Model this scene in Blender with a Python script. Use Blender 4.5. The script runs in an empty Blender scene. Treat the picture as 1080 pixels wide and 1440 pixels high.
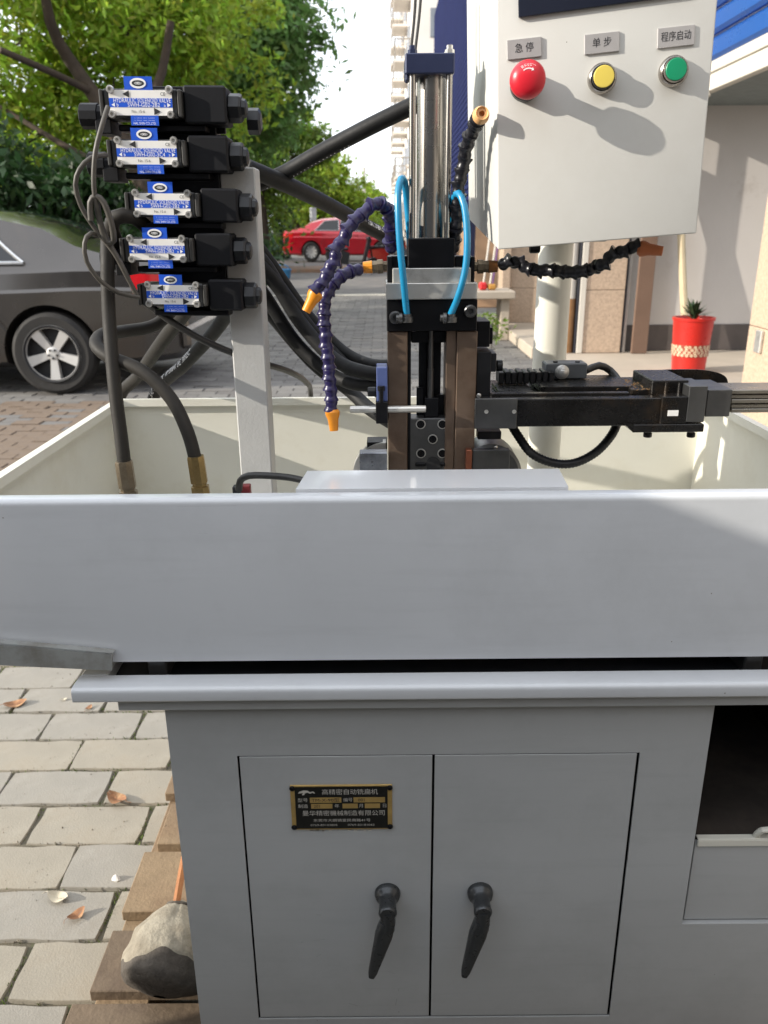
import bpy, math, random
import numpy as np
from mathutils import Vector, Matrix
R = math.radians
random.seed(7); rng = np.random.default_rng(7)
scene = bpy.context.scene
COL = scene.collection

# ------------------------------------------------------------------ camera, sky, sun, exposure
CAM_H, FPX, PITCH, ROLL = 1.25, 1123.0, 19.4, 0.5
SUN_AZ, SUN_EL = 14.0, 21.0          # light travels towards +X, turned SUN_AZ towards +Y, falling SUN_EL
SUN_STRENGTH, SKY_STRENGTH, EXPOSURE = 4.1, 0.15, 0.60

_p, _r = R(PITCH), R(ROLL)
FWD = np.array([0, math.cos(_p), -math.sin(_p)])
_rt0 = np.array([1.0, 0, 0]); _up0 = np.cross(_rt0, FWD)
RT = _rt0 * math.cos(_r) - _up0 * math.sin(_r)
UP = _up0 * math.cos(_r) + _rt0 * math.sin(_r)
EYE = np.array([0, 0, CAM_H])

def ray(x, y): return FWD + RT * (x - 540) / FPX - UP * (y - 720) / FPX
def at(x, y, Y):
    d = ray(x, y); return EYE + d * (Y / d[1])
def atz(x, y, z):
    d = ray(x, y); return EYE + d * ((z - CAM_H) / d[2])
def onplane(x, y, P, n):
    d = ray(x, y); return EYE + d * (np.dot(np.array(P) - EYE, n) / np.dot(d, n))

cam_data = bpy.data.cameras.new('camera'); cam = bpy.data.objects.new('camera', cam_data)
COL.objects.link(cam); scene.camera = cam
cam_data.sensor_fit = 'VERTICAL'; cam_data.sensor_height = 36; cam_data.sensor_width = 27
cam_data.lens = FPX / 1440 * 36
cam_data.clip_start = 0.02; cam_data.clip_end = 2000
cam.matrix_world = Matrix(((RT[0], UP[0], -FWD[0], 0), (RT[1], UP[1], -FWD[1], 0), (RT[2], UP[2], -FWD[2], CAM_H), (0, 0, 0, 1)))
cam_data.dof.use_dof = True; cam_data.dof.focus_distance = 0.98; cam_data.dof.aperture_fstop = 10

world = bpy.data.worlds.new('World'); scene.world = world; world.use_nodes = True
wn = world.node_tree; bg = wn.nodes['Background']
sky = wn.nodes.new('ShaderNodeTexSky'); sky.sky_type = 'NISHITA'; sky.sun_disc = False
SUN_TRAVEL = Vector((math.cos(R(SUN_AZ)) * math.cos(R(SUN_EL)), math.sin(R(SUN_AZ)) * math.cos(R(SUN_EL)), -math.sin(R(SUN_EL))))
to_sun = -SUN_TRAVEL
sky.sun_elevation = R(SUN_EL); sky.sun_rotation = math.atan2(to_sun.x, to_sun.y)
sky.air_density = 1.0; sky.dust_density = 1.5; sky.ozone_density = 1.0
# thin bright cloud veil over the whole sky, slightly uneven
wtc = wn.nodes.new('ShaderNodeTexCoord'); wno = wn.nodes.new('ShaderNodeTexNoise'); wno.inputs['Scale'].default_value = 2.2; wno.inputs['Detail'].default_value = 6
wn.links.new(wtc.outputs['Generated'], wno.inputs['Vector'])
wmr = wn.nodes.new('ShaderNodeMapRange'); wmr.inputs['From Min'].default_value = 0.3; wmr.inputs['From Max'].default_value = 0.7; wmr.inputs['To Min'].default_value = 0.78; wmr.inputs['To Max'].default_value = 0.96
wn.links.new(wno.outputs['Fac'], wmr.inputs['Value'])
wmx = wn.nodes.new('ShaderNodeMix'); wmx.data_type = 'RGBA'; wmx.inputs['B'].default_value = (8.4, 8.75, 9.3, 1)
wn.links.new(wmr.outputs[0], wmx.inputs['Factor']); wn.links.new(sky.outputs[0], wmx.inputs['A']); wn.links.new(wmx.outputs['Result'], bg.inputs[0])
bg.inputs[1].default_value = SKY_STRENGTH
sun_data = bpy.data.lights.new('sun', 'SUN'); sun = bpy.data.objects.new('sun', sun_data); COL.objects.link(sun)
sun_data.energy = SUN_STRENGTH; sun_data.angle = R(0.55); sun_data.color = (1.0, 0.93, 0.82)
sun.rotation_euler = SUN_TRAVEL.to_track_quat('-Z', 'Y').to_euler(); sun.location = (-20, -4, 12)
scene.view_settings.view_transform = 'Standard'; scene.view_settings.look = 'None'
scene.view_settings.gamma = 1; scene.view_settings.exposure = EXPOSURE
scene.view_settings.use_curve_mapping = False
scene.render.engine = 'CYCLES'
scene.cycles.max_bounces = 8; scene.cycles.transparent_max_bounces = 6
scene.cycles.use_denoising = True
scene.cycles.sample_clamp_indirect = 6

# ------------------------------------------------------------------ materials
def C(r, g, b):
    f = lambda v: ((v / 255 + 0.055) / 1.055) ** 2.4 if v > 10 else v / 255 / 12.92
    return (f(r), f(g), f(b))
MATS = {}
def M(name, col, rough=0.5, metal=0.0, var=0.12, vscale=12.0, bump=0.0, bscale=150.0, col2=None, mix=(0.45, 0.7), rvar=0.12, spec=0.5, coat=0.0, island=0.0, trans=0.0, coords='Object', speck=None, streak=0.0):
    """Procedural surface: base colour broken up by noise, varied gloss, fine relief."""
    if name in MATS: return MATS[name]
    m = bpy.data.materials.new(name); m.use_nodes = True
    nt = m.node_tree; N = nt.nodes; L = nt.links; b = N['Principled BSDF']
    tc = N.new('ShaderNodeTexCoord'); co = tc.outputs[coords]
    def noise(s, d=5.0, r=0.6):
        n = N.new('ShaderNodeTexNoise'); n.inputs['Scale'].default_value = s; n.inputs['Detail'].default_value = d
        n.inputs['Roughness'].default_value = r; L.new(co, n.inputs['Vector']); return n.outputs['Fac']
    def ramp(src, a, c):
        n = N.new('ShaderNodeMapRange'); n.inputs['From Min'].default_value = a; n.inputs['From Max'].default_value = c
        L.new(src, n.inputs['Value']); return n.outputs['Result']
    def mixc(fac, a, c):
        n = N.new('ShaderNodeMix'); n.data_type = 'RGBA'
        if isinstance(fac, float): n.inputs['Factor'].default_value = fac
        else: L.new(fac, n.inputs['Factor'])
        for s, v in ((n.inputs['A'], a), (n.inputs['B'], c)):
            if isinstance(v, tuple): s.default_value = (*v, 1)
            else: L.new(v, s)
        return n.outputs['Result']
    lo = tuple(v * (1 - var) for v in col); hi = tuple(min(1, v * (1 + var)) for v in col)
    out = mixc(ramp(noise(vscale), 0.3, 0.7), lo, hi)
    if col2 is not None:
        out = mixc(ramp(noise(vscale * 0.6 + 1.3, 8.0, 0.7), *mix), out, tuple(col2))
    for speck in ([] if speck is None else speck if isinstance(speck, list) else [speck]):
        v = N.new('ShaderNodeTexVoronoi'); v.inputs['Scale'].default_value = speck[0]; L.new(co, v.inputs['Vector'])
        lt = N.new('ShaderNodeMath'); lt.operation = 'LESS_THAN'; lt.inputs[1].default_value = speck[1]; L.new(v.outputs['Distance'], lt.inputs[0])
        gt = N.new('ShaderNodeMath'); gt.operation = 'GREATER_THAN'; gt.inputs[1].default_value = 0.62; L.new(noise(speck[0] * 0.23), gt.inputs[0])
        mu = N.new('ShaderNodeMath'); mu.operation = 'MULTIPLY'; L.new(lt.outputs[0], mu.inputs[0]); L.new(gt.outputs[0], mu.inputs[1])
        out = mixc(mu.outputs[0], out, tuple(speck[2]))
    if streak:
        mp = N.new('ShaderNodeMapping'); mp.inputs['Scale'].default_value = (2.2, 2.2, 26); mp.inputs['Rotation'].default_value = (0, R(7), 0); L.new(co, mp.inputs['Vector'])
        n1 = N.new('ShaderNodeTexNoise'); n1.inputs['Scale'].default_value = 2.0; n1.inputs['Detail'].default_value = 7; n1.inputs['Roughness'].default_value = 0.65; L.new(mp.outputs[0], n1.inputs['Vector'])
        f_ = N.new('ShaderNodeMapRange'); f_.inputs['From Min'].default_value = 0.52; f_.inputs['From Max'].default_value = 0.78; f_.inputs['To Max'].default_value = streak * 4; L.new(n1.outputs['Fac'], f_.inputs['Value'])
        out = mixc(f_.outputs[0], out, tuple(v * 0.72 for v in col))
        v2 = N.new('ShaderNodeTexVoronoi'); v2.feature = 'DISTANCE_TO_EDGE'; v2.inputs['Scale'].default_value = 5.5; mp2 = N.new('ShaderNodeMapping'); mp2.inputs['Scale'].default_value = (1, 1, 5); mp2.inputs['Rotation'].default_value = (0.2, R(24), 0.1); L.new(co, mp2.inputs['Vector']); L.new(mp2.outputs[0], v2.inputs['Vector'])
        lt = N.new('ShaderNodeMath'); lt.operation = 'LESS_THAN'; lt.inputs[1].default_value = 0.0016; L.new(v2.outputs['Distance'], lt.inputs[0])
        g2 = N.new('ShaderNodeMath'); g2.operation = 'GREATER_THAN'; g2.inputs[1].default_value = 0.66; L.new(noise(7.0, 3.0), g2.inputs[0])
        mu = N.new('ShaderNodeMath'); mu.operation = 'MULTIPLY'; L.new(lt.outputs[0], mu.inputs[0]); L.new(g2.outputs[0], mu.inputs[1])
        out = mixc(mu.outputs[0], out, tuple(v * 0.6 for v in col))
    if island:
        g = N.new('ShaderNodeNewGeometry'); h = N.new('ShaderNodeHueSaturation'); 
        h.inputs['Hue'].default_value = 0.5
        a = N.new('ShaderNodeMapRange'); a.inputs['To Min'].default_value = 1 - island; a.inputs['To Max'].default_value = 1 + island
        L.new(g.outputs['Random Per Island'], a.inputs['Value']); L.new(a.outputs[0], h.inputs['Value'])
        a2 = N.new('ShaderNodeMapRange'); a2.inputs['To Min'].default_value = 0.5 - 0.035 * min(1, island * 2); a2.inputs['To Max'].default_value = 0.5 + 0.03 * min(1, island * 2)
        L.new(g.outputs['Random Per Island'], a2.inputs['Value']); L.new(a2.outputs[0], h.inputs['Hue'])
        L.new(out, h.inputs['Color']); out = h.outputs[0]
    L.new(out, b.inputs['Base Color'])
    rr = N.new('ShaderNodeMapRange'); rr.inputs['To Min'].default_value = max(0.03, rough - rvar); rr.inputs['To Max'].default_value = min(1, rough + rvar)
    L.new(noise(vscale * 2.7 + 3), rr.inputs['Value']); L.new(rr.outputs[0], b.inputs['Roughness'])
    b.inputs['Metallic'].default_value = metal
    b.inputs['Specular IOR Level'].default_value = spec
    b.inputs['Coat Weight'].default_value = coat; b.inputs['Coat Roughness'].default_value = 0.10
    if bump:
        bn = N.new('ShaderNodeBump'); bn.inputs['Strength'].default_value = bump; bn.inputs['Distance'].default_value = 0.4 / bscale
        L.new(noise(bscale, 4.0), bn.inputs['Height']); L.new(bn.outputs[0], b.inputs['Normal'])
    if trans:
        tr = N.new('ShaderNodeBsdfTranslucent'); L.new(out, tr.inputs['Color'])
        ms = N.new('ShaderNodeMixShader'); ms.inputs[0].default_value = trans
        o = N['Material Output']; L.new(b.outputs[0], ms.inputs[1]); L.new(tr.outputs[0], ms.inputs[2]); L.new(ms.outputs[0], o.inputs['Surface'])
    MATS[name] = m; return m

paint_cab_shaded = M('cabinet_paint_shaded', C(175, 177, 178), 0.36, streak=0.07, var=0.03, vscale=6, bump=0.06, bscale=420, rvar=0.06, coat=0.3, col2=C(158, 160, 160), mix=(0.5, 0.9), speck=[(60, 0.05, C(92, 92, 90)), (17, 0.035, C(60, 56, 52))])  # machine paint darkened so the colour carries the cabinet front's shade
paint = M('machine_paint', C(203, 206, 210), 0.33, streak=0.06, var=0.025, vscale=6, bump=0.05, bscale=420, rvar=0.09, coat=0.7, col2=C(186, 189, 192), mix=(0.5, 0.95), speck=[(60, 0.05, C(120, 116, 108)), (15, 0.032, C(60, 56, 52))])
paint_white = M('cover_white_paint', C(228, 230, 233), 0.25, var=0.02, vscale=6, coat=1.0, rvar=0.05, speck=(50, 0.04, C(130, 126, 118)))
paint_cream = M('tray_inner_paint', C(214, 212, 201), 0.38, var=0.03, col2=C(196, 190, 172), mix=(0.52, 0.9), vscale=7, bump=0.1, bscale=380, rvar=0.07, speck=(45, 0.05, C(140, 130, 110)))
paint_box = M('control_box_paint', C(209, 208, 203), 0.33, var=0.02, col2=C(196, 193, 186), mix=(0.5, 0.95), vscale=5, bump=0.1, bscale=500, rvar=0.05, speck=(40, 0.03, C(130, 122, 110)))
paint_post = M('post_paint', C(176, 176, 174), 0.5, var=0.06, vscale=18, bump=0.25, bscale=260, speck=(90, 0.09, C(120, 112, 100)))
recess_mat = M('dirty_shaded_recess', C(52, 45, 40), 0.8, var=0.4, vscale=18, col2=C(30, 27, 25), mix=(0.4, 0.7))  # brown dirt plus the recess's shade, both put into the dark colour
dark_gap = M('dark_interior', C(28, 28, 30), 0.7, var=0.25)  # near-black standing in for unlit gaps and hollows
dark_pan = M('oily_dark_pan', C(34, 35, 40), 0.35, var=0.3, vscale=8)
blk = M('black_oxide_steel', C(26, 26, 29), 0.38, 0.6, var=0.3, vscale=30, bump=0.12, bscale=500)
blk_plastic = M('black_plastic', C(20, 21, 25), 0.45, var=0.15, vscale=40, bump=0.12, bscale=700)
blk_coil = M('black_coil_plastic', C(12, 13, 18), 0.6, spec=0.3, var=0.12, vscale=30, bump=0.2, bscale=900)
rubber = M('black_hose_rubber', C(20, 20, 21), 0.6, spec=0.3, var=0.25, vscale=35, bump=0.2, bscale=600, col2=C(38, 36, 33), mix=(0.55, 0.85))
rubber_dusty = M('dusty_hose_rubber', C(42, 39, 35), 0.62, spec=0.3, var=0.22, vscale=40, bump=0.25, bscale=600, col2=C(40, 38, 35), mix=(0.45, 0.75))
cable_mat = M('cable_sheath', C(44, 43, 42), 0.45, var=0.2, vscale=60)
bronze = M('ground_steel_brown', C(112, 95, 82), 0.36, 0.5, var=0.28, vscale=14, bump=0.08, bscale=400, col2=C(84, 62, 48), mix=(0.5, 0.78))
steel = M('bright_steel', C(206, 204, 199), 0.34, 0.7, var=0.12, vscale=25, bump=0.05, bscale=500, col2=C(120, 112, 104), mix=(0.55, 0.85))
chrome = M('honed_tube', C(172, 168, 162), 0.27, 1.0, var=0.1, vscale=8, rvar=0.06, col2=C(168, 140, 118), mix=(0.5, 0.85))
grey_steel = M('grey_machined_steel', C(92, 92, 92), 0.36, 0.75, var=0.22, vscale=20, bump=0.1, bscale=400)
blue_steel = M('navy_painted_steel', C(40, 48, 78), 0.42, 0.25, var=0.12, vscale=14, bump=0.1, bscale=300)
blue_block = M('blue_grey_block', C(74, 88, 136), 0.5, 0.1, var=0.15, vscale=30, bump=0.2, bscale=300)
brass = M('brass_fitting', C(146, 124, 82), 0.35, 0.85, var=0.2, vscale=40, col2=C(96, 78, 48), mix=(0.5, 0.8))
zinc = M('zinc_fitting', C(128, 116, 98), 0.4, 0.8, var=0.22, vscale=50, col2=C(80, 66, 50), mix=(0.5, 0.8))
purple = M('purple_hose_segment', C(36, 30, 72), 0.32, var=0.12, vscale=60, spec=0.5)
blk_seg = M('black_hose_segment', C(26, 26, 32), 0.34, var=0.12, vscale=60)
orange = M('orange_nozzle', C(226, 142, 34), 0.4, var=0.08, vscale=60)
brown_nozzle = M('brown_nozzle', C(186, 108, 66), 0.42, var=0.1, vscale=60)
cyan = M('cyan_air_tube', C(28, 132, 176), 0.3, var=0.06, vscale=30, spec=0.6)
label_white = M('label_white', C(236, 234, 230), 0.4, var=0.04, vscale=60, col2=C(196, 188, 170), mix=(0.65, 0.88))
label_blue = M('label_blue', C(32, 88, 206), 0.4, var=0.06, vscale=60)
ink_white = M('white_print', C(240, 240, 240), 0.5, var=0.02)
ink_dark = M('dark_print', C(40, 40, 44), 0.5, var=0.05)
ink_grey = M('grey_print', C(186, 182, 174), 0.5, var=0.2, vscale=300)
gold = M('name_plate_gold', C(186, 156, 96), 0.42, 0.4, var=0.15, vscale=60)
plate_black = M('name_plate_black', C(24, 24, 22), 0.4, 0.1, var=0.2, vscale=80)
red_knob = M('red_push_button', C(206, 32, 48), 0.36, var=0.03, vscale=20)
yellow_cap = M('yellow_push_button', C(222, 200, 92), 0.4, var=0.03)
green_cap = M('green_push_button', C(20, 140, 98), 0.38, var=0.03)
silver_plate = M('silver_label_plate', C(176, 173, 172), 0.42, 0.25, var=0.05, vscale=40)
display_blk = M('display_panel', C(34, 38, 52), 0.22, var=0.05)
copper = M('copper_rim', C(150, 92, 70), 0.4, 0.7, var=0.2, vscale=40)

# ------------------------------------------------------------------ mesh helpers
ORG = {}
def V(*a): return np.array(a, float)
def unit(v): v = np.array(v, float); return v / (np.linalg.norm(v) or 1)
def frame(axis, ref=(0, 0, 1)):
    t = unit(axis); r = np.array(ref, float)
    if abs(np.dot(t, unit(r))) > 0.95: r = np.array((1.0, 0, 0)) if abs(t[0]) < 0.9 else np.array((0, 1.0, 0))
    n = unit(r - np.dot(r, t) * t); return t, n, np.cross(t, n)
def smooth_path(pts, step=0.006, closed=False):
    P = [np.array(p, float) for p in pts]
    P = [2 * P[0] - P[1]] + P + [2 * P[-1] - P[-2]]
    out = []
    for i in range(1, len(P) - 2):
        p0, p1, p2, p3 = P[i - 1:i + 3]; n = max(2, int(np.linalg.norm(p2 - p1) / step))
        for k in range(n):
            t = k / n
            out.append(0.5 * (2 * p1 + (p2 - p0) * t + (2 * p0 - 5 * p1 + 4 * p2 - p3) * t * t + (3 * p1 - p0 - 3 * p2 + p3) * t ** 3))
    out.append(P[-2]); return out

class MB:
    def __init__(s): s.v = []; s.f = []; s.m = []
    def face(s, pts, m=0):
        b = len(s.v); s.v += [tuple(map(float, p)) for p in pts]; s.f.append(tuple(range(b, b + len(pts)))); s.m.append(m); return s
    def raw(s, verts, faces, m=0):
        b = len(s.v); s.v += [tuple(map(float, p)) for p in verts]; s.f += [tuple(i + b for i in f) for f in faces]; s.m += [m] * len(faces); return s
    def box(s, a, c, bev=0.0, m=0, ax=None, o=None):
        """Box between corners a and c (in the frame ax at o when given), edges chamfered by bev."""
        a, c = np.minimum(a, c).astype(float), np.maximum(a, c).astype(float)
        b = min(bev, 0.45 * float(np.min(c - a)))
        tf = (lambda p: p) if ax is None else (lambda p: np.array(o) + p[0] * ax[0] + p[1] * ax[1] + p[2] * ax[2])
        if b <= 0:
            q = [tf(np.array((x, y, z))) for x in (a[0], c[0]) for y in (a[1], c[1]) for z in (a[2], c[2])]
            return s.raw(q, [(0, 1, 3, 2), (4, 6, 7, 5), (0, 4, 5, 1), (2, 3, 7, 6), (0, 2, 6, 4), (1, 5, 7, 3)], m)
        idx = {}; vs = []
        for cx in (0, 1):
            for cy in (0, 1):
                for cz in (0, 1):
                    p = np.array((c[0] if cx else a[0], c[1] if cy else a[1], c[2] if cz else a[2]))
                    sg = np.array((-1 if cx else 1, -1 if cy else 1, -1 if cz else 1)) * b
                    for k in range(3):
                        d = sg.copy(); d[k] = 0; idx[(cx, cy, cz, k)] = len(vs); vs.append(tf(p + d))
        fs = []
        for k in range(3):
            i, j = (k + 1) % 3, (k + 2) % 3
            for e in (0, 1):
                def key(u, w): q = [0, 0, 0]; q[k] = e; q[i] = u; q[j] = w; return (*q, k)
                ring = [idx[key(0, 0)], idx[key(1, 0)], idx[key(1, 1)], idx[key(0, 1)]]
                fs.append(tuple(ring if e else ring[::-1]))
            for u in (0, 1):
                for w in (0, 1):
                    def kk(e, f): q = [0, 0, 0]; q[k] = e; q[i] = u; q[j] = w; return (*q, f)
                    r4 = [idx[kk(0, i)], idx[kk(1, i)], idx[kk(1, j)], idx[kk(0, j)]]
                    fs.append(tuple(r4 if (u ^ w) else r4[::-1]))
        for cx in (0, 1):
            for cy in (0, 1):
                for cz in (0, 1):
                    t = [idx[(cx, cy, cz, k)] for k in range(3)]
                    fs.append(tuple(t if (cx + cy + cz) % 2 else t[::-1]))
        return s.raw(vs, fs, m)
    def lathe(s, o, axis, prof, n=20, m=0, cap=True, ref=(0, 0, 1), arc=None):
        t, a, b = frame(axis, ref); o = np.array(o, float); vs = []; fs = []
        for r, h in prof:
            for k in range(n):
                q = 2 * math.pi * k / n
                vs.append(o + t * h + a * r * math.cos(q) + b * r * math.sin(q))
        for i in range(len(prof) - 1):
            for k in range(n):
                k2 = (k + 1) % n; fs.append((i * n + k, i * n + k2, (i + 1) * n + k2, (i + 1) * n + k))
        if cap:
            fs.append(tuple(range(n))[::-1]); fs.append(tuple(range((len(prof) - 1) * n, len(prof) * n)))
        return s.raw(vs, fs, m)
    def cyl(s, p, q, r, r2=None, n=18, m=0, ch=0.0):
        p, q = np.array(p, float), np.array(q, float); L = float(np.linalg.norm(q - p)); r2 = r if r2 is None else r2
        prof = [(r, 0), (r2, L)] if ch <= 0 else [(r - ch, 0), (r, ch), (r2, L - ch), (r2 - ch, L)]
        return s.lathe(p, q - p, prof, n, m)
    def tube(s, pts, r, n=10, m=0, step=0.006, raw=False):
        P = [np.array(p, float) for p in pts] if raw else smooth_path(pts, step)
        vs = []; fs = []; nrm = None
        for i, p in enumerate(P):
            t = unit(P[min(i + 1, len(P) - 1)] - P[max(i - 1, 0)])
            if nrm is None: _, nrm, _ = frame(t)
            nrm = unit(nrm - np.dot(nrm, t) * t); bn = np.cross(t, nrm)
            rr = r(i / (len(P) - 1)) if callable(r) else r
            for k in range(n):
                q = 2 * math.pi * k / n; vs.append(p + rr * (math.cos(q) * nrm + math.sin(q) * bn))
        for i in range(len(P) - 1):
            for k in range(n):
                k2 = (k + 1) % n; fs.append((i * n + k, i * n + k2, (i + 1) * n + k2, (i + 1) * n + k))
        fs.append(tuple(range(n))[::-1]); fs.append(tuple(range((len(P) - 1) * n, len(P) * n)))
        return s.raw(vs, fs, m)
    def prism(s, poly, o, u, v, w, m=0):
        """Polygon (in u,v) at o, extruded along vector w."""
        o, u, v, w = (np.array(x, float) for x in (o, u, v, w)); n = len(poly)
        A = [o + u * x + v * y for x, y in poly]; B = [p + w for p in A]
        fs = [tuple(range(n)), tuple(range(n, 2 * n))[::-1]] + [(i, i + n, (i + 1) % n + n, (i + 1) % n) for i in range(n)]
        return s.raw(A + B, fs, m)
    def sheet(s, fn, nu, nv, m=0):
        vs = [fn(i / nu, j / nv) for i in range(nu + 1) for j in range(nv + 1)]
        return s.raw(vs, [(i * (nv + 1) + j, (i + 1) * (nv + 1) + j, (i + 1) * (nv + 1) + j + 1, i * (nv + 1) + j + 1) for i in range(nu) for j in range(nv)], m)
    def plates(s, xs, zs, holes, y0, y1, m=0):
        """A front plate at y0..y1 on the grid xs by zs with the cells in holes left open."""
        nx, nz = len(xs) - 1, len(zs) - 1; on = lambda i, j: 0 <= i < nx and 0 <= j < nz and (i, j) not in holes
        for i in range(nx):
            for j in range(nz):
                if not on(i, j): continue
                a, b, c, d = xs[i], xs[i + 1], zs[j], zs[j + 1]
                s.face([(a, y0, c), (b, y0, c), (b, y0, d), (a, y0, d)], m); s.face([(a, y1, c), (a, y1, d), (b, y1, d), (b, y1, c)], m)
                if not on(i - 1, j): s.face([(a, y0, c), (a, y0, d), (a, y1, d), (a, y1, c)], m)
                if not on(i + 1, j): s.face([(b, y0, c), (b, y1, c), (b, y1, d), (b, y0, d)], m)
                if not on(i, j - 1): s.face([(a, y0, c), (a, y1, c), (b, y1, c), (b, y0, c)], m)
                if not on(i, j + 1): s.face([(a, y0, d), (b, y0, d), (b, y1, d), (a, y1, d)], m)
        return s
    def mesh(s, name, mats, off=(0, 0, 0), smooth=35):
        me = bpy.data.meshes.new(name)
        vv = np.array(s.v, float) - np.array(off, float)
        me.from_pydata(vv.tolist(), [], s.f)
        mats = mats if isinstance(mats, (list, tuple)) else [mats]
        for mm in mats: me.materials.append(mm)
        me.polygons.foreach_set('material_index', s.m)
        if smooth:
            me.polygons.foreach_set('use_smooth', [True] * len(s.f)); me.update(); me.set_sharp_from_angle(angle=R(smooth))
        me.update(); return me
    def build(s, name, mats, parent=None, local=False, smooth=35, origin=None):
        if parent is not None:
            off = (0, 0, 0) if local else ORG[parent.name]
            o = bpy.data.objects.new(name, s.mesh(name, mats, off, smooth)); o.parent = parent; ORG[o.name] = off
        else:
            vv = np.array(s.v, float); lo, hi = vv.min(0), vv.max(0)
            off = np.array(((lo[0] + hi[0]) / 2, (lo[1] + hi[1]) / 2, lo[2])) if origin is None else np.array(origin, float)
            if local: off = np.zeros(3)
            o = bpy.data.objects.new(name, s.mesh(name, mats, off, smooth)); o.location = off; ORG[o.name] = off
        COL.objects.link(o); return o

def tag(o, label=None, cat=None, group=None, kind=None):
    if label: o['label'] = label
    if cat: o['category'] = cat
    if group: o['group'] = group
    if kind: o['kind'] = kind
    return o
def thing(name, loc, label, cat, group=None, rz=0.0):
    o = bpy.data.objects.new(name, None); COL.objects.link(o); o.location = tuple(map(float, loc)); o.rotation_euler = (0, 0, rz)
    o.empty_display_size = 0.05
    ORG[o.name] = np.array(loc, float); return tag(o, label, cat, group)
def put(name, me, parent, mat4):
    """A piece that shares mesh data; mat4 in world space under an unrotated parent."""
    o = bpy.data.objects.new(name, me); COL.objects.link(o)
    if parent is not None:
        o.parent = parent; mat4 = Matrix.Translation(-Vector(ORG[parent.name])) @ mat4; ORG[o.name] = ORG[parent.name]
    o.matrix_basis = mat4; return o
def basis4(o, x, y, z):
    return Matrix(((x[0], y[0], z[0], o[0]), (x[1], y[1], z[1], o[1]), (x[2], y[2], z[2], o[2]), (0, 0, 0, 1)))

TXT = {}
def text_flat(body, size, align='CENTER', bold=0.0):
    key = (body, align, bold)
    if key not in TXT:
        cu = bpy.data.curves.new('lettering', 'FONT'); cu.body = body; cu.size = 1; cu.align_x = align; cu.align_y = 'CENTER'; cu.resolution_u = 2; cu.offset = bold
        ob = bpy.data.objects.new('lettering', cu); COL.objects.link(ob)
        dg = bpy.context.evaluated_depsgraph_get(); me = bpy.data.meshes.new_from_object(ob.evaluated_get(dg))
        TXT[key] = ([tuple(v.co) for v in me.vertices], [tuple(p.vertices) for p in me.polygons])
        bpy.data.objects.remove(ob); bpy.data.curves.remove(cu); bpy.data.meshes.remove(me)
    vs, fs = TXT[key]; return [(x * size, y * size) for x, y, _ in vs], fs
def add_text(mb, body, size, o, u, v, m=0, align='CENTER', width=None, bold=0.0):
    vs, fs = text_flat(body, size, align, bold)
    if not vs: return mb
    sx = 1.0
    if width: w = max(p[0] for p in vs) - min(p[0] for p in vs); sx = width / w
    return mb.raw([np.array(o) + np.array(u) * x * sx + np.array(v) * y for x, y in vs], fs, m)
def tube_text(mb, path, r, body, s0, size, face=(0, -1, 0.25), m=0, flip=False):
    P = smooth_path(path, 0.004); d = np.cumsum([0] + [np.linalg.norm(P[i + 1] - P[i]) for i in range(len(P) - 1)])
    if flip: P = P[::-1]; d = d[-1] - d[::-1]
    vs, fs = text_flat(body, size, 'LEFT', 0.01); out = []
    for x, y in vs:
        q = min(max(s0 + x, 0), d[-1] * 0.999); i = max(0, int(np.searchsorted(d, q)) - 1); i = min(i, len(P) - 2)
        t = unit(P[i + 1] - P[i]); p = P[i] + t * (q - d[i]); n = unit(np.array(face) - np.dot(face, t) * t); b = np.cross(n, t)
        a = y / r; out.append(p + r * 1.02 * (math.cos(a) * n + math.sin(a) * b))
    return mb.raw(out, fs, m)
def pxbox(mb, x0, y0, x1, y1, Y, depth, bev=0.0008, m=0):
    """Axis-aligned block whose front face at depth Y spans the given picture rectangle, `depth` metres thick."""
    a, b = at(x0, y0, Y), at(x1, y1, Y); c1, c2 = at(x0, y1, Y), at(x1, y0, Y)
    xl, xr = (a[0] + c1[0]) / 2, (b[0] + c2[0]) / 2; zt, zb = (a[2] + c2[2]) / 2, (b[2] + c1[2]) / 2
    return mb.box((xl, Y, zb), (xr, Y + depth, zt), bev, m)
# ------------------------------------------------------------------ ground, road, pavement
asphalt = M('street_asphalt', C(104, 101, 98), 0.85, var=0.18, vscale=1.6, bump=0.4, bscale=60, col2=C(126, 120, 112), mix=(0.45, 0.7))
paver_mat = M('concrete_paver', C(143, 138, 128), 0.85, var=0.10, vscale=9, bump=0.6, bscale=240, col2=C(132, 124, 112), mix=(0.52, 0.85), speck=(110, 0.13, C(112, 105, 96)))
paver_mat2 = M('concrete_paver_warm', C(147, 140, 126), 0.85, var=0.10, vscale=7, bump=0.6, bscale=240, col2=C(140, 128, 110), mix=(0.5, 0.85), speck=(90, 0.14, C(112, 105, 96)))
joint_mat = M('sandy_joint', C(92, 86, 72), 0.95, var=0.25, vscale=12, bump=0.8, bscale=180, col2=C(70, 82, 42), mix=(0.55, 0.7))
brick_brown = M('brown_paving_brick', C(116, 100, 84), 0.85, var=0.2, vscale=9, bump=0.5, bscale=120, col2=C(104, 92, 82), mix=(0.45, 0.7))
far_paver = M('grey_street_paver', C(112, 109, 105), 0.85, var=0.14, vscale=3, bump=0.3, bscale=60, island=0.16)
moss = M('moss', C(88, 104, 44), 0.95, var=0.3, vscale=60)
wood_board = M('pallet_board', C(136, 115, 88), 0.8, var=0.2, vscale=9, bump=0.6, bscale=120, col2=C(112, 90, 68), mix=(0.45, 0.7), speck=(40, 0.12, C(80, 62, 46)))
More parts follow.
